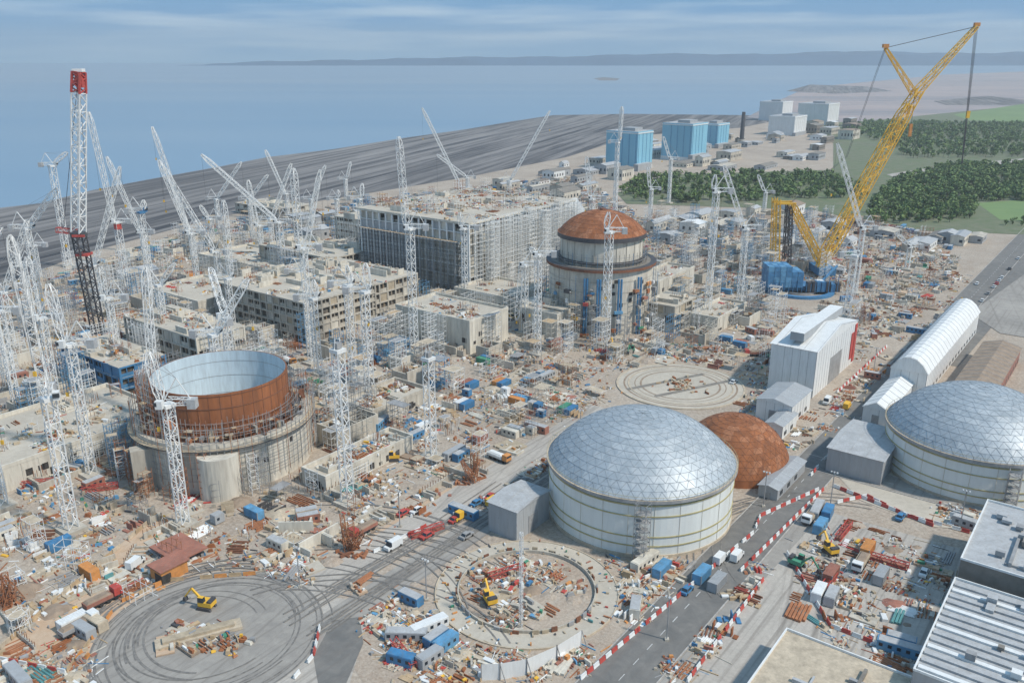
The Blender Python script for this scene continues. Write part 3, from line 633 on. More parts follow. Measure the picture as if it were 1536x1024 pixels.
# ---------------------------------------------------------------- pads
p=P(1020,578); mb=MB(); mb.cyl(p.x,p.y,0,24.7,.28,72,'g_slab')
for a,b in ((1,.97),(.82,.80)): mb.wall_ring(p.x,p.y,.285,24.7*b,24.7*a,.12,96,'tan')
for a,b in ((.60,.63),(.86,.89),(.70,.715)): mb.ring(p.x,p.y,.30,24.7*a,24.7*b,96,'mud')
for k in (-6,6): q=p+E2*k; mb.box(q.x,q.y,.29,37,2.0,.05,ANG-.45,'concrete_dark')
for i in range(60): mb.box(p.x+random.gauss(0,3.5),p.y+random.gauss(0,4),.3,U(.5,2.6),U(.2,1),U(.2,.9),U(0,3),random.choice(['rust2','tan','timber','rust','ply']))
mb.build('circular_pad',p); EXC.append(('c',p.x,p.y,26))
p2=P(790,885); mb=MB(); mb.ring(p2.x,p2.y,.22,16.5,21.9,96,'g_slab'); mb.wall_ring(p2.x,p2.y,.0,21.6,21.9,.4,96,'tan'); mb.wall_ring(p2.x,p2.y,.0,16.2,16.5,.9,96,'concrete')
for k in range(110): t=U(0,6.28); rr=U(16,22); mb.box(p2.x+rr*math.cos(t),p2.y+rr*math.sin(t),.3,U(.3,1.4),.3,U(.1,.6),t,rc())
for t in np.arange(0,6.28,.13):
    if R()<.6: mb.box(p2.x+16.8*math.cos(t),p2.y+16.8*math.sin(t),.25,.3,1.4,U(.8,1.4),t,random.choice(['rust3','ply','grey_steel']))
mb.build('circular_foundation',p2)
mb=MB(); mb.ring(p2.x,p2.y,.045,0,16.3,64,'g_dirt')
for i in range(60):
    t=U(0,6.28); rr=14*math.sqrt(R()); patch(mb,p2.x+rr*math.cos(t),p2.y+rr*math.sin(t),0.05,.5,random.choice(['fine','rebar','fine','slab','bits','mound','mound']))
mb.lattice(Vector((p2.x-1.5,p2.y-14,0)),Vector((p2.x-1.5,p2.y-14,24)),.6,.6,1.2,'white_steel',.10)
mb.build('foundation_materials',None); EXC.append(('c',p2.x,p2.y,23))
p3=P(315,950); mb=MB(); mb.ring(p3.x,p3.y,.13,0,24.5,96,'g_asphalt_dusty')
for a,b in ((24.4,24.0),(23.2,22.9),(19.6,19.2),(18.5,18.2)): mb.ring(p3.x,p3.y,.145,b,a,96,'tyre_mark')
mb.build('turning_circle',p3); EXC.append(('c',p3.x,p3.y,24))
mb=MB()
for i in range(16):
    q=p3+Vector((U(-10,7),U(-7,2),.1)); patch(mb,q.x,q.y,.2,.6,random.choice(['timber','rebar','fine','bits','slab']))
mb.box(p3.x-2,p3.y-1,.2,18,3.5,.8,.45,'tan'); mb.box(p3.x-2,p3.y-1,1.01,15,2,.6,.45,'ply'); mb.build('timber_stack',None)
# ---------------------------------------------------------------- tower cranes
def tower_crane(bx,by,ty,jib=None,w=2.4,m='white_steel',hook=True,name='tower_crane',dY=0,cabm='white_clad',topm=None,th=.26,jm=None):
    b=P(bx,by); z=max(10,ZH(b,ty)); mb=MB(); jm=jm or m; w*=.9; th*=max(1,min(2.0,b.y/420))
    mb.box(b.x,b.y,0,6,6,1.0,ANG,'concrete'); EXC.append(('c',b.x,b.y,3))
    base=Vector((b.x,b.y,1)); top=Vector((b.x,b.y,z))
    mb.lattice(base,top,w,w,w*1.1,m,th)
    mb.box(b.x,b.y,z,w*1.3,w*1.3,1.0,ANG,cabm)
    if topm: mb.box(b.x,b.y,z-3,w*1.1,w*1.1,3,ANG,topm)
    if jib:
        tip=PY(jib[0],jib[1],b.y+dY); d=tip-top; hd=Vector((d.x,d.y,0)); 
        if hd.length<.5: hd=Vector((1,0,0))
        hd.normalize(); side=Vector((-hd.y,hd.x,0)); an=math.atan2(hd.y,hd.x)
        foot=top+UP*2+hd*1.5; mb.lattice(foot,tip,1.2,.8,2.2,jm,th*.85,mid=2.1)
        cj=top+UP*1.6-hd*6.5; mb.lattice(top+UP*1.6,cj,1.8,1.6,2,m,.18)
        mb.box(cj.x,cj.y,cj.z-1.8,2.2,2.4,2.6,an,'roof_grey')
        q=top+hd*1.2+side*2.2; mb.box(q.x,q.y,z+.4,1.8,1.5,2.2,an,cabm); q=top+hd*2.0+side*2.2; mb.box(q.x,q.y,z+1.2,.8,1.54,1.1,an,'glass')
        ap=top+UP*8-hd*3; mb.beam(top+UP*1.5+hd,ap,.3,m); mb.beam(cj,ap,.2,m)
        mb.beam(ap,foot.lerp(tip,.75),.08,'grey_steel'); mb.beam(ap,tip,.08,'grey_steel')
        if hook:
            hz=max(6,tip.z-U(15,40)); mb.beam(tip,Vector((tip.x,tip.y,hz)),.07,'dark_steel'); mb.box(tip.x,tip.y,hz-1.2,.7,.5,1.2,0,'yellow')
    else:
        mb.box(b.x,b.y,z+1.2,w*.7,w*.7,1.5,ANG,'grey_steel')
        for s in (-1,1): mb.beam(top+E1*s*w*.5,top+E1*s*w*.3+UP*4,.2,m)
    mb.build(name,b)
T=tower_crane
T(108,795,600,(14,355),w=3.0,dY=-10); T(276,788,610,(222,528),w=2.6); T(522,755,528,w=2.8); T(647,686,540,w=2.8); T(556,606,440,(548,395),w=2.6)
T(138,712,520,(72,425)); T(335,640,505,(372,418)); T(352,600,480,(315,402),dY=20); T(240,655,560,(218,400),dY=6)
T(192,445,335,(133,168),w=3,topm='red'); T(232,470,320,(215,300),w=2.6,cabm='blue'); T(290,385,345,(228,190),w=2.4); T(297,432,352,(238,240)); T(425,415,335,(302,232),w=3.2,th=.32)
T(468,545,375,(440,252)); T(433,330,292,(398,225)); T(470,345,300,(488,248)); T(622,532,345,(598,205),w=2.8); T(702,300,268,(655,232)); T(695,308,285,(633,162),w=3.2,th=.34)
T(764,302,272,(825,166),w=3.2,th=.34); T(922,330,215,(933,160),w=2.6); T(908,517,350,(913,318),w=3); T(1270,476,385,(1290,380),w=3); T(1282,440,345,(1256,215),w=2.4)
T(1060,484,290,(1073,262),w=2.6); T(1108,468,345,(1086,248),w=2.6); T(1003,305,240,(995,205)); T(1146,318,290,(1137,262)); T(975,330,285,(972,250))
T(806,532,385,(795,372)); T(787,500,400,(775,480)); T(12,580,385,(2,340)); T(70,510,345,(85,283)); T(103,400,250,(101,228),w=3.4); T(45,470,400,(15,352)); T(28,620,470,(-40,380)); T(60,420,370,(38,330))
T(698,460,345,(690,318)); T(478,560,450,(470,420)); T(530,570,430,(520,398)); T(330,352,300,(362,243)); T(508,345,300,(507,285)); T(520,300,270,(526,243)); T(380,360,300,(402,262)); T(545,400,300,(543,275))
T(320,370,330,(300,308)); T(1360,405,372,(1345,350)); T(180,560,450,(150,400)); T(250,520,430,(262,395)); T(395,400,340,(372,270)); T(455,470,410,(480,255)); T(5,760,560,(-30,500))
T(20,520,440,(42,330)); T(85,600,480,(40,385)); T(885,420,300,(880,235)); T(330,430,380,(240,245),dY=10); T(410,380,330,(437,245)); T(150,470,400,(180,250)); T(350,500,420,(335,300)); T(220,400,350,(160,235))
b=P(152,520); mb=MB(); z=ZH(b,355); top=Vector((b.x-2,b.y,z)); mb.box(b.x,b.y,0,12,10,2.5,ANG,'dark_steel'); mb.box(b.x+6,b.y,2.5,6,5,4,ANG,'redbrown')
mb.lattice(Vector((b.x,b.y,2)),top,4.2,4.2,3.2,'dark_steel',.5); mb.box(top.x,top.y,z,5,5,2,0,'dark_steel'); mb.box(top.x+1,top.y,z-8,5,5,1.0,0,'red'); mb.box(top.x+1,top.y-2.6,z+.3,5.4,.3,1.0,0,'red')
tip=PY(118,108,b.y-3); k=top.lerp(tip,.88); mb.lattice(top+UP*2,k,4,3.8,3.6,'white_steel',.5); mb.lattice(k,tip,3.8,3.4,2,'red',.7)
mb.box(tip.x,tip.y,tip.z-6,2.6,2.6,6,0,'red'); mb.box(tip.x,tip.y,tip.z,4,3,1.2,0,'white_steel'); mb.beam(tip,Vector((tip.x-4,tip.y,70)),.12,'dark_steel'); mb.beam(tip,top+Vector((-6,0,4)),.15,'dark_steel')
mb.lattice(top+UP*2,top+Vector((-9,0,3)),2,2,2,'red',.25)
mb.build('crawler_crane',b)
# ---------------------------------------------------------------- big yellow ring crane
b=P(1232,412); Y0=b.y; mb=MB()
foot=Vector((b.x,b.y,6)); knee=PY(1372,142,Y0+8); tip=PY(1465,40,Y0+14)
for s in (-1,1):
    f=foot+Vector((s*4.0-1,s*6,0)); mb.lattice(f,knee-(knee-foot).normalized()*6+Vector((s*1.8,s*2,0)),1.6,3,4.6,'yellow',.45,mid=5,t2=.26)
for t in (.2,.45,.7): 
    o=foot.lerp(knee,t); w=7*(1-t)+2*t; mb.beam(o+Vector((-3,-w,0)),o+Vector((3,w,0)),.6,'yellow')
mb.lattice(knee-(knee-foot).normalized()*8,knee+(tip-knee)*.08,5,4,3,'yellow',.5)
mb.lattice(knee,tip,4,1.8,3.8,'yellow',.42,t2=.25)
st=PY(1328,72,Y0+8); mb.lattice(knee,st,3,1.4,3,'yellow',.36,t2=.22); mb.box(st.x,st.y,st.z,3,2.5,2,0,'orange'); mb.box(tip.x,tip.y,tip.z,3,2,2,0,'orange')
for s in (-.8,.8):
    o=Vector((0,s,0)); mb.beam(st+o,tip+o,.2,'dark_steel')
    mb.beam(st+o,PY(1270,235,Y0+2)+o,.14,'dark_steel'); mb.beam(PY(1270,235,Y0+2)+o,PY(1185,305,Y0)+o,.12,'dark_steel')
mast=PY(1186,304,Y0); ml=PY(1165,298,Y0)
for s in (-5,5):
    o=Vector((0,s,0)); mb.lattice(foot+o,mast+o*.7,1.6,1.6,3,'yellow',.38,mid=3); mb.lattice(PY(1162,400,Y0)+o,ml+o*.7,2.2,2.2,3,'yellow',.34); mb.lattice(PY(1180,392,Y0)+o,PY(1184,308,Y0)+o*.7,1.6,1.6,2.8,'dark_steel',.34)
mb.beam(mast+Vector((-9,-3.5,0)),mast+Vector((2,-3.5,0)),1.0,'yellow'); mb.beam(mast+Vector((-9,3.5,0)),mast+Vector((2,3.5,0)),1.0,'yellow')
for i in range(-3,4):
    mb.beam(tip+Vector((i*.3-.2,0,0)),PY(1443,245,Y0+14)+Vector((i*.1,0,0)),.09,'dark_steel')
hk=PY(1452,172,Y0+14); mb.box(hk.x,hk.y,hk.z-2,1.8,1.2,4,0,'yellow')
hk=PY(1367,186,Y0+8); mb.beam(knee,hk,.15,'dark_steel'); mb.box(hk.x,hk.y,hk.z-7,1.5,1.2,7,0,'orange')
cx,cy=P(1197,436).x,P(1197,436).y
mb.wall_ring(cx,cy,0,16,19,1.4,64,'blue'); mb.wall_ring(cx,cy,0,9,10,1.0,48,'grey_steel')
mb.box(cx,cy,1.5,40,10,2.2,0,'blue'); mb.box(b.x,b.y,1.5,10,18,4.2,0,'blue')
for i in range(6):
    for j in range(3):
        for k in range(4 if i<4 else 3): mb.box(cx-18+i*3.2,cy-6+j*4.2,3.8+k*2.9,3.0,4.0,2.8,0,random.choice(['blue','blue','blue_mid']))
for i in range(7): mb.box(cx+3+i*2.6,cy-7,1.5,2.3,3,U(3,8),0,random.choice(['blue','blue','dark_steel']))
for i in range(16): mb.beam(Vector((cx-18+i*2.4,cy-9.2,1.7)),Vector((cx-18+i*2.4,cy-9.2,U(5,12))),.25,'blue')
mb.box(cx+10,cy-3,3.8,4,4,3,0,'white_clad')
mb.beam(Vector((cx+4,cy-8,1)),Vector((b.x+6,b.y-7,7)),1,'blue')
mb.build('ring_crane',Vector((cx,cy,0))); EXC.append(('c',cx,cy,24)); EXC.append(('c',cx-8,cy-28,12))
# ---------------------------------------------------------------- old power station
def bigbox(name,f,topy,m,l1=None,l2=None,stripe='blue_mid'):
    c=P(*f); L1=l1; L2=l2; h=ZH(c,topy); mb=MB(); mb.tb(c,0,0,0,L1,L2,h,m,mt='roof_grey')
    for i in range(int(L2/9)): mb.tb(c,-.3,i*9+2,h*.06,.3,.7,h*.88,stripe)
    for i in range(int(L1/9)): mb.tb(c,i*9+2,-.3,h*.06,.7,.3,h*.88,stripe)
    mb.tb(c,-.5,-.5,h-2.5,L1+1,L2+1,1.2,'white_clad'); mb.tb(c,L1*.2,L2*.2,h,L1*.5,L2*.4,3.5,'grey_clad')
    mb.tb(c,-8,-6,0,L1*.9,6,h*.18,'grey_clad',mt='roof_grey'); mb.tb(c,-.4,-.4,0,L1+.8,L2+.8,h*.1,'white_clad')
    mb.build(name,c); EXC.append(('r',c,L1,L2))
bigbox('power_station_block',(955,256),198,'blue_light',l1=36,l2=42)
bigbox('power_station_block',(1036,242),186,'blue_light',l1=44,l2=42)
bigbox('power_station_block',(1075,222),186,'blue_light',l1=40,l2=30)
bigbox('power_station_block',(1172,182),153,'white_clad',l1=60,l2=50,stripe='white_clad')
bigbox('power_station_block',(1190,204),175,'white_clad',l1=60,l2=45,stripe='white_clad')
bigbox('power_station_block',(1240,188),156,'white_clad',l1=70,l2=60,stripe='white_clad')
b=P(1112,215); mb=MB(); mb.cyl(b.x,b.y,0,3.6,ZH(b,168),20,'dark_steel',r2=2.6); mb.cyl(b.x,b.y,0,6,6,20,'concrete'); mb.build('chimney',b)
def zonepts(poly,n,pred=None):
    q=[P(*p) for p in poly]; pl=[(a.x,a.y) for a in q]; xs=[a[0] for a in pl];ys=[a[1] for a in pl]; out=[];tr=0
    while len(out)<n and tr<n*30:
        tr+=1; x,y=U(min(xs),max(xs)),U(min(ys),max(ys))
        if pip(x,y,pl) and (pred is None or pred(x,y)): out.append((x,y))
    return out
def low_buildings(poly,n,smin,smax,hmin,hmax):
    for x,y in zonepts(poly,n,lambda a,b:free(a,b,smax*.5)):
        mb=MB(); L,Wd,h=U(smin,smax),U(smin,smax)*.6,U(hmin,hmax); m=random.choice(['grey_clad','grey_clad','concrete','concrete_pale','white_clad','concrete_dark']); rise=U(.5,3)
        c=Vector((x,y,0))-E1*L/2-E2*Wd/2; mb.tb(c,0,0,0,L,Wd,h,m); mr=random.choice(['roof_grey','grey_clad','roof_grey','mud','concrete','concrete_dark','white_clad' if R()<.4 else 'roof_grey'])
        for s in (0,1):
            v0=-.4 if s==0 else Wd+.4; mb.quad(c-E1*.5+E2*v0+UP*h,c+E1*(L+.5)+E2*v0+UP*h,c+E1*(L+.5)+E2*(Wd/2)+UP*(h+rise),c-E1*.5+E2*(Wd/2)+UP*(h+rise),mr)
        for u in (-.02,L+.02): mb.tri(c+E1*u+UP*h,c+E1*u+E2*Wd+UP*h,c+E1*u+E2*(Wd/2)+UP*(h+rise),m)
        for i in range(int(L/5)): mb.tb(c,i*5+1,-.08,h*.35,2,.08,h*.3,'glass')
        for i in range(int(Wd/5)): mb.tb(c,-.08,i*5+1,h*.35,.08,2,h*.3,'glass')
        EXC.append(('r',c,L,Wd)); mb.build('industrial_shed',Vector((x,y,0)))
low_buildings([(830,262),(900,225),(1000,215),(1110,200),(1180,192),(1270,195),(1250,250),(1000,262),(930,288)],44,12,40,4,11)
low_buildings([(1160,200),(1180,182),(1285,186),(1285,215)],8,20,50,8,16)
low_buildings([(950,320),(1220,318),(1400,348),(1380,372),(980,372)],20,10,30,4,8)
low_buildings([(700,300),(740,275),(860,245),(920,290),(860,305)],12,10,30,4,9)
low_buildings([(1330,362),(1480,350),(1475,380),(1330,430)],6,10,26,4,7)
low_buildings([(200,420),(330,360),(540,310),(560,345),(380,400),(240,440)],8,10,22,5,9)
# ---------------------------------------------------------------- clutter fields
zones=[([(-160,560),(0,440),(330,335),(560,300),(860,262),(960,325),(1240,322),(1420,352),(1440,420),(1235,590),(1125,610),(905,600),(560,835),(330,872),(0,985),(-250,900)],7000,1.0,'construction_materials'),
 ([(0,985),(330,872),(300,900),(100,1040),(-100,1060)],60,.6,'construction_materials'),
 ([(380,840),(560,838),(905,632),(930,618),(1000,640),(820,700),(800,735),(640,800),(540,900),(420,905)],90,.5,'construction_materials'),
 ([(520,900),(640,825),(740,815),(800,830),(900,850),(930,900),(870,1010),(620,1035)],110,.5,'construction_materials'),
 ([(1235,770),(1450,840),(1380,960),(1330,1040),(1180,990),(1190,850)],95,.6,'storage_yard_materials'),
 ([(1010,840),(1130,800),(1160,850),(1040,1020),(980,1010)],25,.5,'construction_materials'),
 ([(840,835),(1090,790),(1140,765),(1000,880),(900,960),(880,900)],60,.5,'construction_materials'),
 ([(1235,640),(1300,640),(1330,730),(1250,690)],10,.5,'construction_materials'),
 ([(1385,740),(1536,745),(1536,800),(1440,790)],30,.5,'construction_materials'),
 ([(1250,600),(1440,440),(1500,420),(1400,520),(1330,600),(1260,640)],50,.6,'construction_materials'),
 ([(1110,612),(1150,590),(1215,610),(1225,700),(1190,700)],30,.5,'construction_materials')]
near=['fine','fine','fine','rebar','timber','bits','mound','slab','panel','rebar','fine','rebar','pipe','box','fine','mound']
for zi,(poly,n,sc,nm) in enumerate(zones):
    mb=MB()
    for x,y in zonepts(poly,n,lambda a,b:free(a,b,1.5) and not onroad(a,b)):
        patch(mb,x,y,0,sc*U(.8,1.2),None if zi==0 else random.choice(near))
    mb.build(nm,None)
SZN=[(-100,600),(0,450),(330,350),(700,300),(960,330),(1240,330),(1240,430),(1100,520),(760,560),(480,700),(180,720),(-100,760)]
mb=MB()
for x,y in zonepts(SZN,480,lambda a,b:free(a,b,2)):
    scaffold_tower(mb,x,y,0,U(3,8),U(3,6),U(6,18),ANG,random.choice(['white_steel','white_steel','concrete_pale','grey_steel','white_steel','blue_mid']),2.3,.15)
mb.build('scaffolding',None)
mb=MB()
for x,y in zonepts(SZN,150,lambda a,b:free(a,b,4)):
    c=Vector((x,y,0)); L,Wd,h=U(6,20),U(5,12),U(2,7); m=random.choice(['concrete','concrete_pale'])
    for (u,v,a_,b_) in ((0,0,L,.6),(0,Wd,L,.6),(0,.61,.6,Wd-.62),(L-.6,.61,.6,Wd-.62),(L/2,.61,.5,Wd-.62)): mb.tb(c,u,v,0,a_,b_,h*U(.8,1),m)
    mb.tb(c,.7,.7,0,L-1.4,Wd-1.4,.3,'concrete_dark'); topclutter(mb,c,max(L,7),max(Wd,7),h*.75,2,.5,['bits','timber','rods'])
mb.build('concrete_cell_walls',None)
# ---------------------------------------------------------------- barriers
def barrier(pts,m1='red',m2='white_clad',L=2.0,gap=.12,h=.95,name='traffic_barrier',w=.6):
    mb=MB(); i=0; q=[P(*p) for p in pts]
    for a,b in zip(q[:-1],q[1:]):
        d=b-a; n=int(d.length/(L+gap)); an=math.atan2(d.y,d.x)
        for k in range(n):
            if R()<.06: i+=1; continue
            p=a+d*((k+.5)/n); m_=m1 if i%2 else m2; i+=1
            mb.box(p.x,p.y,.16,L,w,h*.4,an+U(-.05,.05),m_,ty=.6); mb.box(p.x,p.y,.16+h*.4,L*.97,w*.58,h*.6,an,m_,ty=.6)
    mb.build(name,q[0])
barrier([(870,1020),(1130,800),(1140,775),(1228,735)]); barrier([(1228,700),(1215,715)]); barrier([(1030,1024),(1145,870)]); barrier([(1110,858),(1235,735)])
barrier([(1255,755),(1300,745),(1360,775),(1455,800)]); barrier([(1180,830),(1245,940),(1360,985)]); barrier([(1250,730),(1400,790)])
barrier([(440,1020),(470,985),(480,940)]); barrier([(0,990),(100,1010)]); barrier([(1255,590),(1330,520)]); barrier([(560,830),(640,790)])
barrier([(0,975),(235,775),(262,792),(300,800)],'timber','tan',3,.05,1.2,'timber_hoarding',.3); barrier([(100,1010),(180,905),(255,872),(385,862)],'orange','timber',3,.05,1.0,'timber_hoarding',.3)
barrier([(1235,690),(1290,655),(1330,650)],'white_clad','white_clad',3,.1,.8,'concrete_barrier')
mb=MB(); q=[P(722,1020),P(750,1019),P(790,1012),P(835,992),P(872,968)]
for a,b in zip(q[:-1],q[1:]):
    mb.quad(a,b,b+UP*4,a+UP*4,'white_clad'); mb.beam(a,a+UP*4.2,.25,'grey_steel'); mb.beam(b-E2*1.5,b+UP*4.0,.15,'grey_steel')
mb.build('fabric_screen',q[0])
for px,py in ((530,825),(705,720),(15,905)):
    b=P(px,py); mb=MB(); 
    for i in range(5):
        mb.lattice(b+Vector((U(-2,2),U(-2,2),0)),b+Vector((U(-3,3),U(-3,3),U(4,10))),U(1,2),U(.6,1.4),1.0,'rust2',.14)
    for i in range(20): mb.box(b.x+U(-4,4),b.y+U(-4,4),0,U(.5,4),U(.3,.7),U(.3,1.0),U(0,3),random.choice(['rust','rust2','rust3']))
    mb.build('rebar_cage',b)
b=P(255,862); mb=MB(); mb.box(b.x,b.y,0,7,5,3.4,ANG,'orange'); mb.box(b.x,b.y+.1,3.4,8,6,.3,ANG,'redbrown'); mb.box(b.x-.5,b.y-2.6,0,2.4,3.2,2.4,ANG,'void'); 
mb.box(b.x-1,b.y+9,2,9,12,.4,ANG,'redbrown'); [mb.beam(b+Vector((dx,dy,0)),b+Vector((dx,dy,2)),.3,'grey_steel') for dx in(-5,3) for dy in (5,13)]; mb.build('site_hut',b)
for px,py,a_ in ((605,985,-1.0),(760,862,.5),(640,800,.6),(1265,800,.9),(150,735,.3),(60,728,.3),(1330,845,-.6),(1240,880,.9)):
    b=P(px,py); mb=MB(); d=Vector((math.cos(a_),math.sin(a_),0)); mb.lattice(b-d*5+UP*1,b+d*5+UP*1,1.5,1.5,1.6,'red',.18); mb.box(b.x,b.y,.2,9,1.0,.7,a_,'redbrown'); mb.build('steel_truss_section',b)
# ---------------------------------------------------------------- vehicles
def wheels(mb,L,Wd,r,n=2):
    for i in range(n):
        x=-L*.32+i*L*.64/(n-1)
        for s in (-1,1): mb.pipe(Vector((x,s*Wd/2-.15*s,r)),Vector((x,s*Wd/2+.08*s,r)),r,'tyre',12)
def car_mesh(col):
    mb=MB(); mb.box(0,0,.3,4.3,1.8,.55,0,col,tx=.97,ty=.96); mb.box(-.2,0,.852,2.5,1.66,.55,0,'glass',tx=.68,ty=.85); mb.box(-.2,0,1.405,1.65,1.38,.06,0,col); 
    for s in (-1,1): mb.beam(Vector((1.02,s*.8,.86)),Vector((.62,s*.7,1.42)),.09,col); mb.beam(Vector((-1.42,s*.8,.86)),Vector((-1.02,s*.7,1.42)),.09,col)
    wheels(mb,4.3,1.8,.33); return mb
def van_mesh(col):
    mb=MB(); mb.box(-.7,0,.4,3.8,1.95,1.9,0,col,tx=.98,ty=.93); mb.box(1.6,0,.4,1.9,1.95,.8,0,col,ty=.95); mb.box(1.25,0,1.203,1.1,1.85,1.0,0,'glass',tx=.35,ty=.9); mb.box(-.7,0,2.303,3.6,1.7,.05,0,col); wheels(mb,5.4,1.95,.36); return mb
def truck_mesh(col,load):
    mb=MB(); mb.box(0,0,.7,8.5,2.2,.35,0,'dark_steel'); mb.box(3.3,0,1.06,2,2.4,1.9,0,col,tx=.9); mb.box(3.95,0,1.9,.6,2.2,.8,0,'glass'); mb.box(-1.1,0,1.06,6.3,2.45,.9,0,load); mb.box(-1.1,0,1.965,5.9,2.1,.4,0,'mud' if load!='white_clad' else 'white_clad',tx=.8,ty=.7); wheels(mb,8.5,2.3,.5,4); return mb
def excavator_mesh(col):
    mb=MB()
    for s in (-1,1): mb.box(0,s*1.1,0,3.8,.6,.8,0,'dark_steel',tx=.8)
    mb.box(-.3,0,.95,3.4,2.4,1.1,0,col); mb.box(.6,.75,2.053,1.5,1,1.2,0,'glass',tx=.85); mb.box(.6,.75,3.255,1.3,.9,.08,0,col); mb.box(-1.5,0,2.053,1.0,2.2,.5,0,'dark_steel')
    mb.beam(Vector((1,-.3,1.6)),Vector((3.6,-.3,4.4)),.5,col,.4); mb.beam(Vector((3.6,-.3,4.4)),Vector((5.6,-.3,1.9)),.4,col,.28); mb.box(5.6,-.3,.9,.9,1.1,1.0,0,'dark_steel',tx=.5); return mb
def mesh_of(mb,name):
    ob=mb.build(name); me=ob.data; bpy.data.objects.remove(ob); return me
CARS=[mesh_of(car_mesh(c),'car') for c in ('white_clad','grey_steel','dark_steel','red','blue','white_clad')]
VANS=[mesh_of(van_mesh(c),'van') for c in ('white_clad','white_clad','yellow')]
TRK=[mesh_of(truck_mesh(c,d),'truck') for c,d in (('white_clad','grey_steel'),('red','redbrown'),('blue','blue'),('white_clad','ply'),('orange','white_clad'))]
EXV=[mesh_of(excavator_mesh(c),'excavator') for c in ('yellow','orange','green')]
SRC={'parked_car':CARS,'delivery_van':VANS,'dump_truck':TRK,'excavator':EXV}
def veh(kind,px,py,a=ANG,z=.17):
    b=P(px,py); inst(random.choice(SRC[kind]),kind,(b.x,b.y,z),a+(math.pi if R()<.5 else 0)+U(-.05,.05))
for q in ((605,772),(625,768),(640,806),(683,782),(690,770),(715,757),(735,748),(1385,862),(1350,778),(700,806),(1030,888),(1465,427),(1100,575)): veh('parked_car',*q)
for q in ((1270,612),(1240,605),(690,778),(1105,838),(590,822),(1080,842),(740,756)): veh('delivery_van',*q)
for q in ((1215,780),(1150,600),(1395,498),(545,800),(1290,850),(155,905),(120,945)): veh('dump_truck',*q)
for q in ((1245,830),(310,912),(1195,850),(735,905),(590,690),(1090,640)): veh('excavator',*q,a=U(0,6),z=.2)
for x,y in zonepts(zones[0][0],60,lambda a,b:free(a,b,3)):
    k=random.choice(list(SRC)); inst(random.choice(SRC[k]),k,(x,y,.13),U(0,6.3))
for i in range(26):
    p=P(1400,525)+E1*(i*9); 
    if R()<.6: inst(random.choice(CARS),'parked_car',(p.x+3,p.y,.2),ANG)
def container(col):
    mb=MB(); mb.box(0,0,.1,6.05,2.4,2.5,0,col)
    for i in range(18): 
        for s in (-1,1): mb.box(-2.8+i*.33,s*1.22,.25,.16,.06,2.2,0,col)
    for s in (-1,1):
        for t in (-1,1): mb.box(s*2.98,t*1.18,.06,.2,.2,2.6,0,'grey_steel')
    for i in range(10): mb.box(-2.7+i*.6,0,2.603,.3,2.3,.04,0,col)
    return mb
CT=[mesh_of(container(c),'container') for c in ('blue','blue','redbrown','green','white_clad','grey_clad','orange','blue_mid')]
for x,y in zonepts(zones[0][0],100,lambda a,b:free(a,b,4) and not onroad(a,b)):
    a=ANG+random.choice([0,math.pi/2])
    for k in range(random.randint(1,2)): 
        u,v=place(x,y,a,0,k*2.7); inst(random.choice(CT),'shipping_container',(u,v,U(0,.1)),a)
for px,py in ((720,662),(1052,868),(1075,880),(1300,830),(110,940),(1320,870),(1245,868),(992,860)):
    b=P(px,py); inst(random.choice(CT),'shipping_container',(b.x,b.y,U(.1,.2)),ANG)
for q in ((1180,560),(1310,560),(870,660),(1145,760),(600,790),(1245,760),(1440,790),(450,880),(1000,960),(640,900)):
    b=P(*q); mb=MB(); mb.pipe(b,b+UP*11,.14,'grey_steel'); mb.beam(b+UP*11-E2*.9,b+UP*11+E2*.9,.14,'grey_steel')
    for s in (-.8,0,.8): mb.box((b+E2*s).x,(b+E2*s).y,10.7,.5,.35,.35,ANG,'white_clad')
    mb.box(b.x,b.y,.1,.9,.9,.5,0,'concrete'); mb.build('floodlight_mast',b)
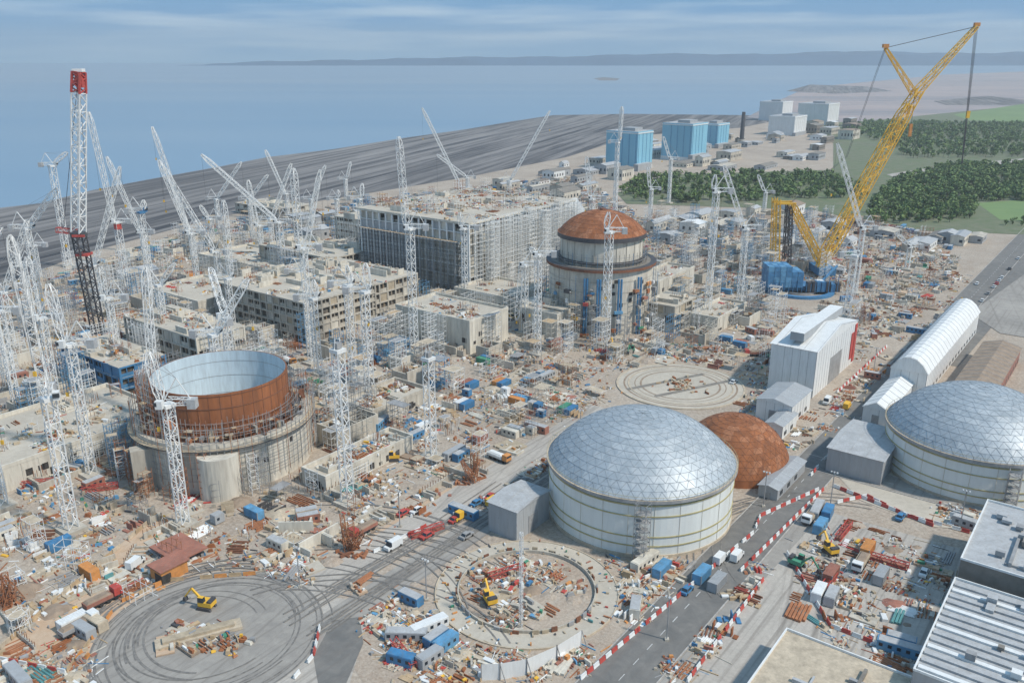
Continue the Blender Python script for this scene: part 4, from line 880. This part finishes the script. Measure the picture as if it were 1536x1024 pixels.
# ---------------------------------------------------------------- woodland
def woodland(poly,n,name,nl=60,hs=(5,9)):
    V=[];M=[]; tb=MB()
    for x,y in zonepts(poly,n,lambda a,b:free(a,b,3)):
        h=U(*hs); r=h*U(.38,.6); k=nl
        tb.beam(Vector((x,y,0)),Vector((x+U(-.5,.5),y,h*.6)),.4,'bark',.2)
        for j in range(3): t=U(0,6.28); tb.beam(Vector((x,y,h*.35)),Vector((x+r*.6*math.cos(t),y+r*.6*math.sin(t),h*.7)),.2,'bark',.08)
        nc=6; cc=np.random.normal(0,1,(nc,3)); cc/=np.linalg.norm(cc,axis=1)[:,None]; cc=cc*np.array([r*.55,r*.55,h*.24])+np.array([x,y,h*.62])
        idx=np.random.randint(0,nc,k); d=np.random.normal(0,1,(k,3)); d/=np.linalg.norm(d,axis=1)[:,None]
        c=cc[idx]+d*np.array([r*.45,r*.45,h*.2])*np.random.uniform(.7,1.1,(k,1))
        a=np.random.normal(0,1,(k,3)); bb=np.cross(a,d); bb/=np.maximum(1e-3,np.linalg.norm(bb,axis=1))[:,None]; a=np.cross(bb,d+np.random.normal(0,.4,(k,3)))
        s=np.random.uniform(.35,.85,(k,1))*h/8
        V.append(np.stack([c-a*s-bb*s,c+a*s-bb*s,c+a*s+bb*s,c-a*s+bb*s],1).reshape(-1,3))
        base=random.choice([0,1,1,2,2]); M.append(np.clip(base+np.random.randint(-1,2,k),0,2))
    V=np.concatenate(V);M=np.concatenate(M); nf=len(M); me=bpy.data.meshes.new(name)
    tv=np.array(tb.v); nt=len(tb.f); tf=np.array(tb.f)+len(V); allv=np.concatenate([V,tv]); loops=np.concatenate([np.arange(nf*4),tf.reshape(-1)]).astype(np.int32); tot=nf+nt
    me.vertices.add(len(allv)); me.vertices.foreach_set('co',allv.astype(np.float32).ravel()); me.loops.add(tot*4); me.loops.foreach_set('vertex_index',loops); me.polygons.add(tot)
    me.polygons.foreach_set('loop_start',np.arange(0,tot*4,4,dtype=np.int32)); 
    for k in ('leaf0','leaf1','leaf2','bark'): me.materials.append(MATS[k])
    me.polygons.foreach_set('material_index',np.concatenate([M,np.full(nt,3)]).astype(np.int32)); me.update(calc_edges=True); me.validate()
    ob=bpy.data.objects.new(name,me); bpy.context.collection.objects.link(ob)
woodland([(930,288),(960,268),(1100,262),(1240,262),(1290,280),(1300,300),(1170,298),(1100,306),(1000,305),(940,300)],600,'woodland')
woodland([(1300,335),(1310,300),(1350,270),(1420,250),(1536,246),(1640,255),(1640,300),(1536,302),(1470,303),(1450,336)],1500,'woodland')
woodland([(1262,198),(1300,184),(1536,188),(1700,200),(1700,238),(1536,236),(1360,238),(1330,215)],1600,'woodland',40,(7,11))
woodland([(1500,338),(1536,330),(1700,335),(1700,352)],60,'hedgerow',50,(3,5))
# ---------------------------------------------------------------- air haze (real scattering volume over bay and site)
m=bpy.data.materials.new('haze'); n,l=nodes(m); n.remove(n['Principled BSDF']); vs=n.new('ShaderNodeVolumeScatter'); vs.inputs['Color'].default_value=(.88,.95,1,1); vs.inputs['Density'].default_value=.00012; vs.inputs['Anisotropy'].default_value=.1
l.new(vs.outputs[0],n['Material Output'].inputs['Volume']); MATS['haze']=m
mb=MB(); mb.box(0,3000,-10,9000,7000,330,0,'haze'); mb.build('sky_haze')
# ---------------------------------------------------------------- sky, sun, camera
SE,SA=math.radians(50),math.radians(-25)
sd=Vector((math.cos(SA)*math.cos(SE),math.sin(SA)*math.cos(SE),math.sin(SE)))
L=bpy.data.lights.new('sun','SUN'); L.energy=3.7; L.angle=math.radians(3); L.color=(1,.94,.85)
o=bpy.data.objects.new('sun',L); o.rotation_euler=sd.to_track_quat('Z','Y').to_euler(); bpy.context.collection.objects.link(o)
w=bpy.data.worlds.new('World'); bpy.context.scene.world=w; w.use_nodes=True; n,l=w.node_tree.nodes,w.node_tree.links
bg=n['Background']; bg.inputs['Strength'].default_value=.13
sk=n.new('ShaderNodeTexSky'); sk.sky_type='NISHITA'; sk.sun_disc=False; sk.sun_elevation=SE; sk.sun_rotation=math.pi/2-SA; sk.dust_density=1.0
tc=n.new('ShaderNodeTexCoord'); mp=n.new('ShaderNodeMapping'); mp.inputs['Scale'].default_value=(2.2,2.2,30); l.new(tc.outputs['Generated'],mp.inputs['Vector'])
t=n.new('ShaderNodeTexNoise'); t.inputs['Scale'].default_value=1.8; t.inputs['Detail'].default_value=7; t.inputs['Roughness'].default_value=.5; l.new(mp.outputs[0],t.inputs['Vector'])
r=n.new('ShaderNodeValToRGB'); e=r.color_ramp.elements; e[0].position=.42; e[1].position=.64; e[0].color=(1.0/8,2.7/8,5.0/8,1); e[1].color=(3.3/8,4.7/8,6.2/8,1); l.new(t.outputs['Fac'],r.inputs['Fac'])
vm=n.new('ShaderNodeVectorMath'); vm.operation='SCALE'; vm.inputs['Scale'].default_value=8; l.new(r.outputs[0],vm.inputs[0])
sx=n.new('ShaderNodeSeparateXYZ'); l.new(tc.outputs['Generated'],sx.inputs[0])
hz=n.new('ShaderNodeMapRange'); hz.inputs['From Min'].default_value=0; hz.inputs['From Max'].default_value=.045; hz.inputs['To Min'].default_value=.8; hz.inputs['To Max'].default_value=0; l.new(sx.outputs['Z'],hz.inputs['Value'])
k0=n.new('ShaderNodeMix'); k0.data_type='RGBA'; l.new(hz.outputs[0],k0.inputs['Factor']); l.new(vm.outputs[0],k0.inputs['A']); k0.inputs['B'].default_value=(1.7,3.5,5.4,1)
k=n.new('ShaderNodeMix'); k.data_type='RGBA'; k.inputs['Factor'].default_value=.9; l.new(sk.outputs[0],k.inputs['A']); l.new(k0.outputs['Result'],k.inputs['B']); l.new(k.outputs['Result'],bg.inputs['Color'])
cam=bpy.data.cameras.new('camera'); cam.lens=30; cam.sensor_width=36; cam.clip_start=1; cam.clip_end=200000
co=bpy.data.objects.new('camera',cam); co.location=(0,0,CH); co.rotation_euler=(math.pi/2-PITCH,0,0); bpy.context.collection.objects.link(co)
sc=bpy.context.scene; sc.camera=co; sc.view_settings.view_transform='Standard'; sc.view_settings.look='None'; sc.view_settings.exposure=0
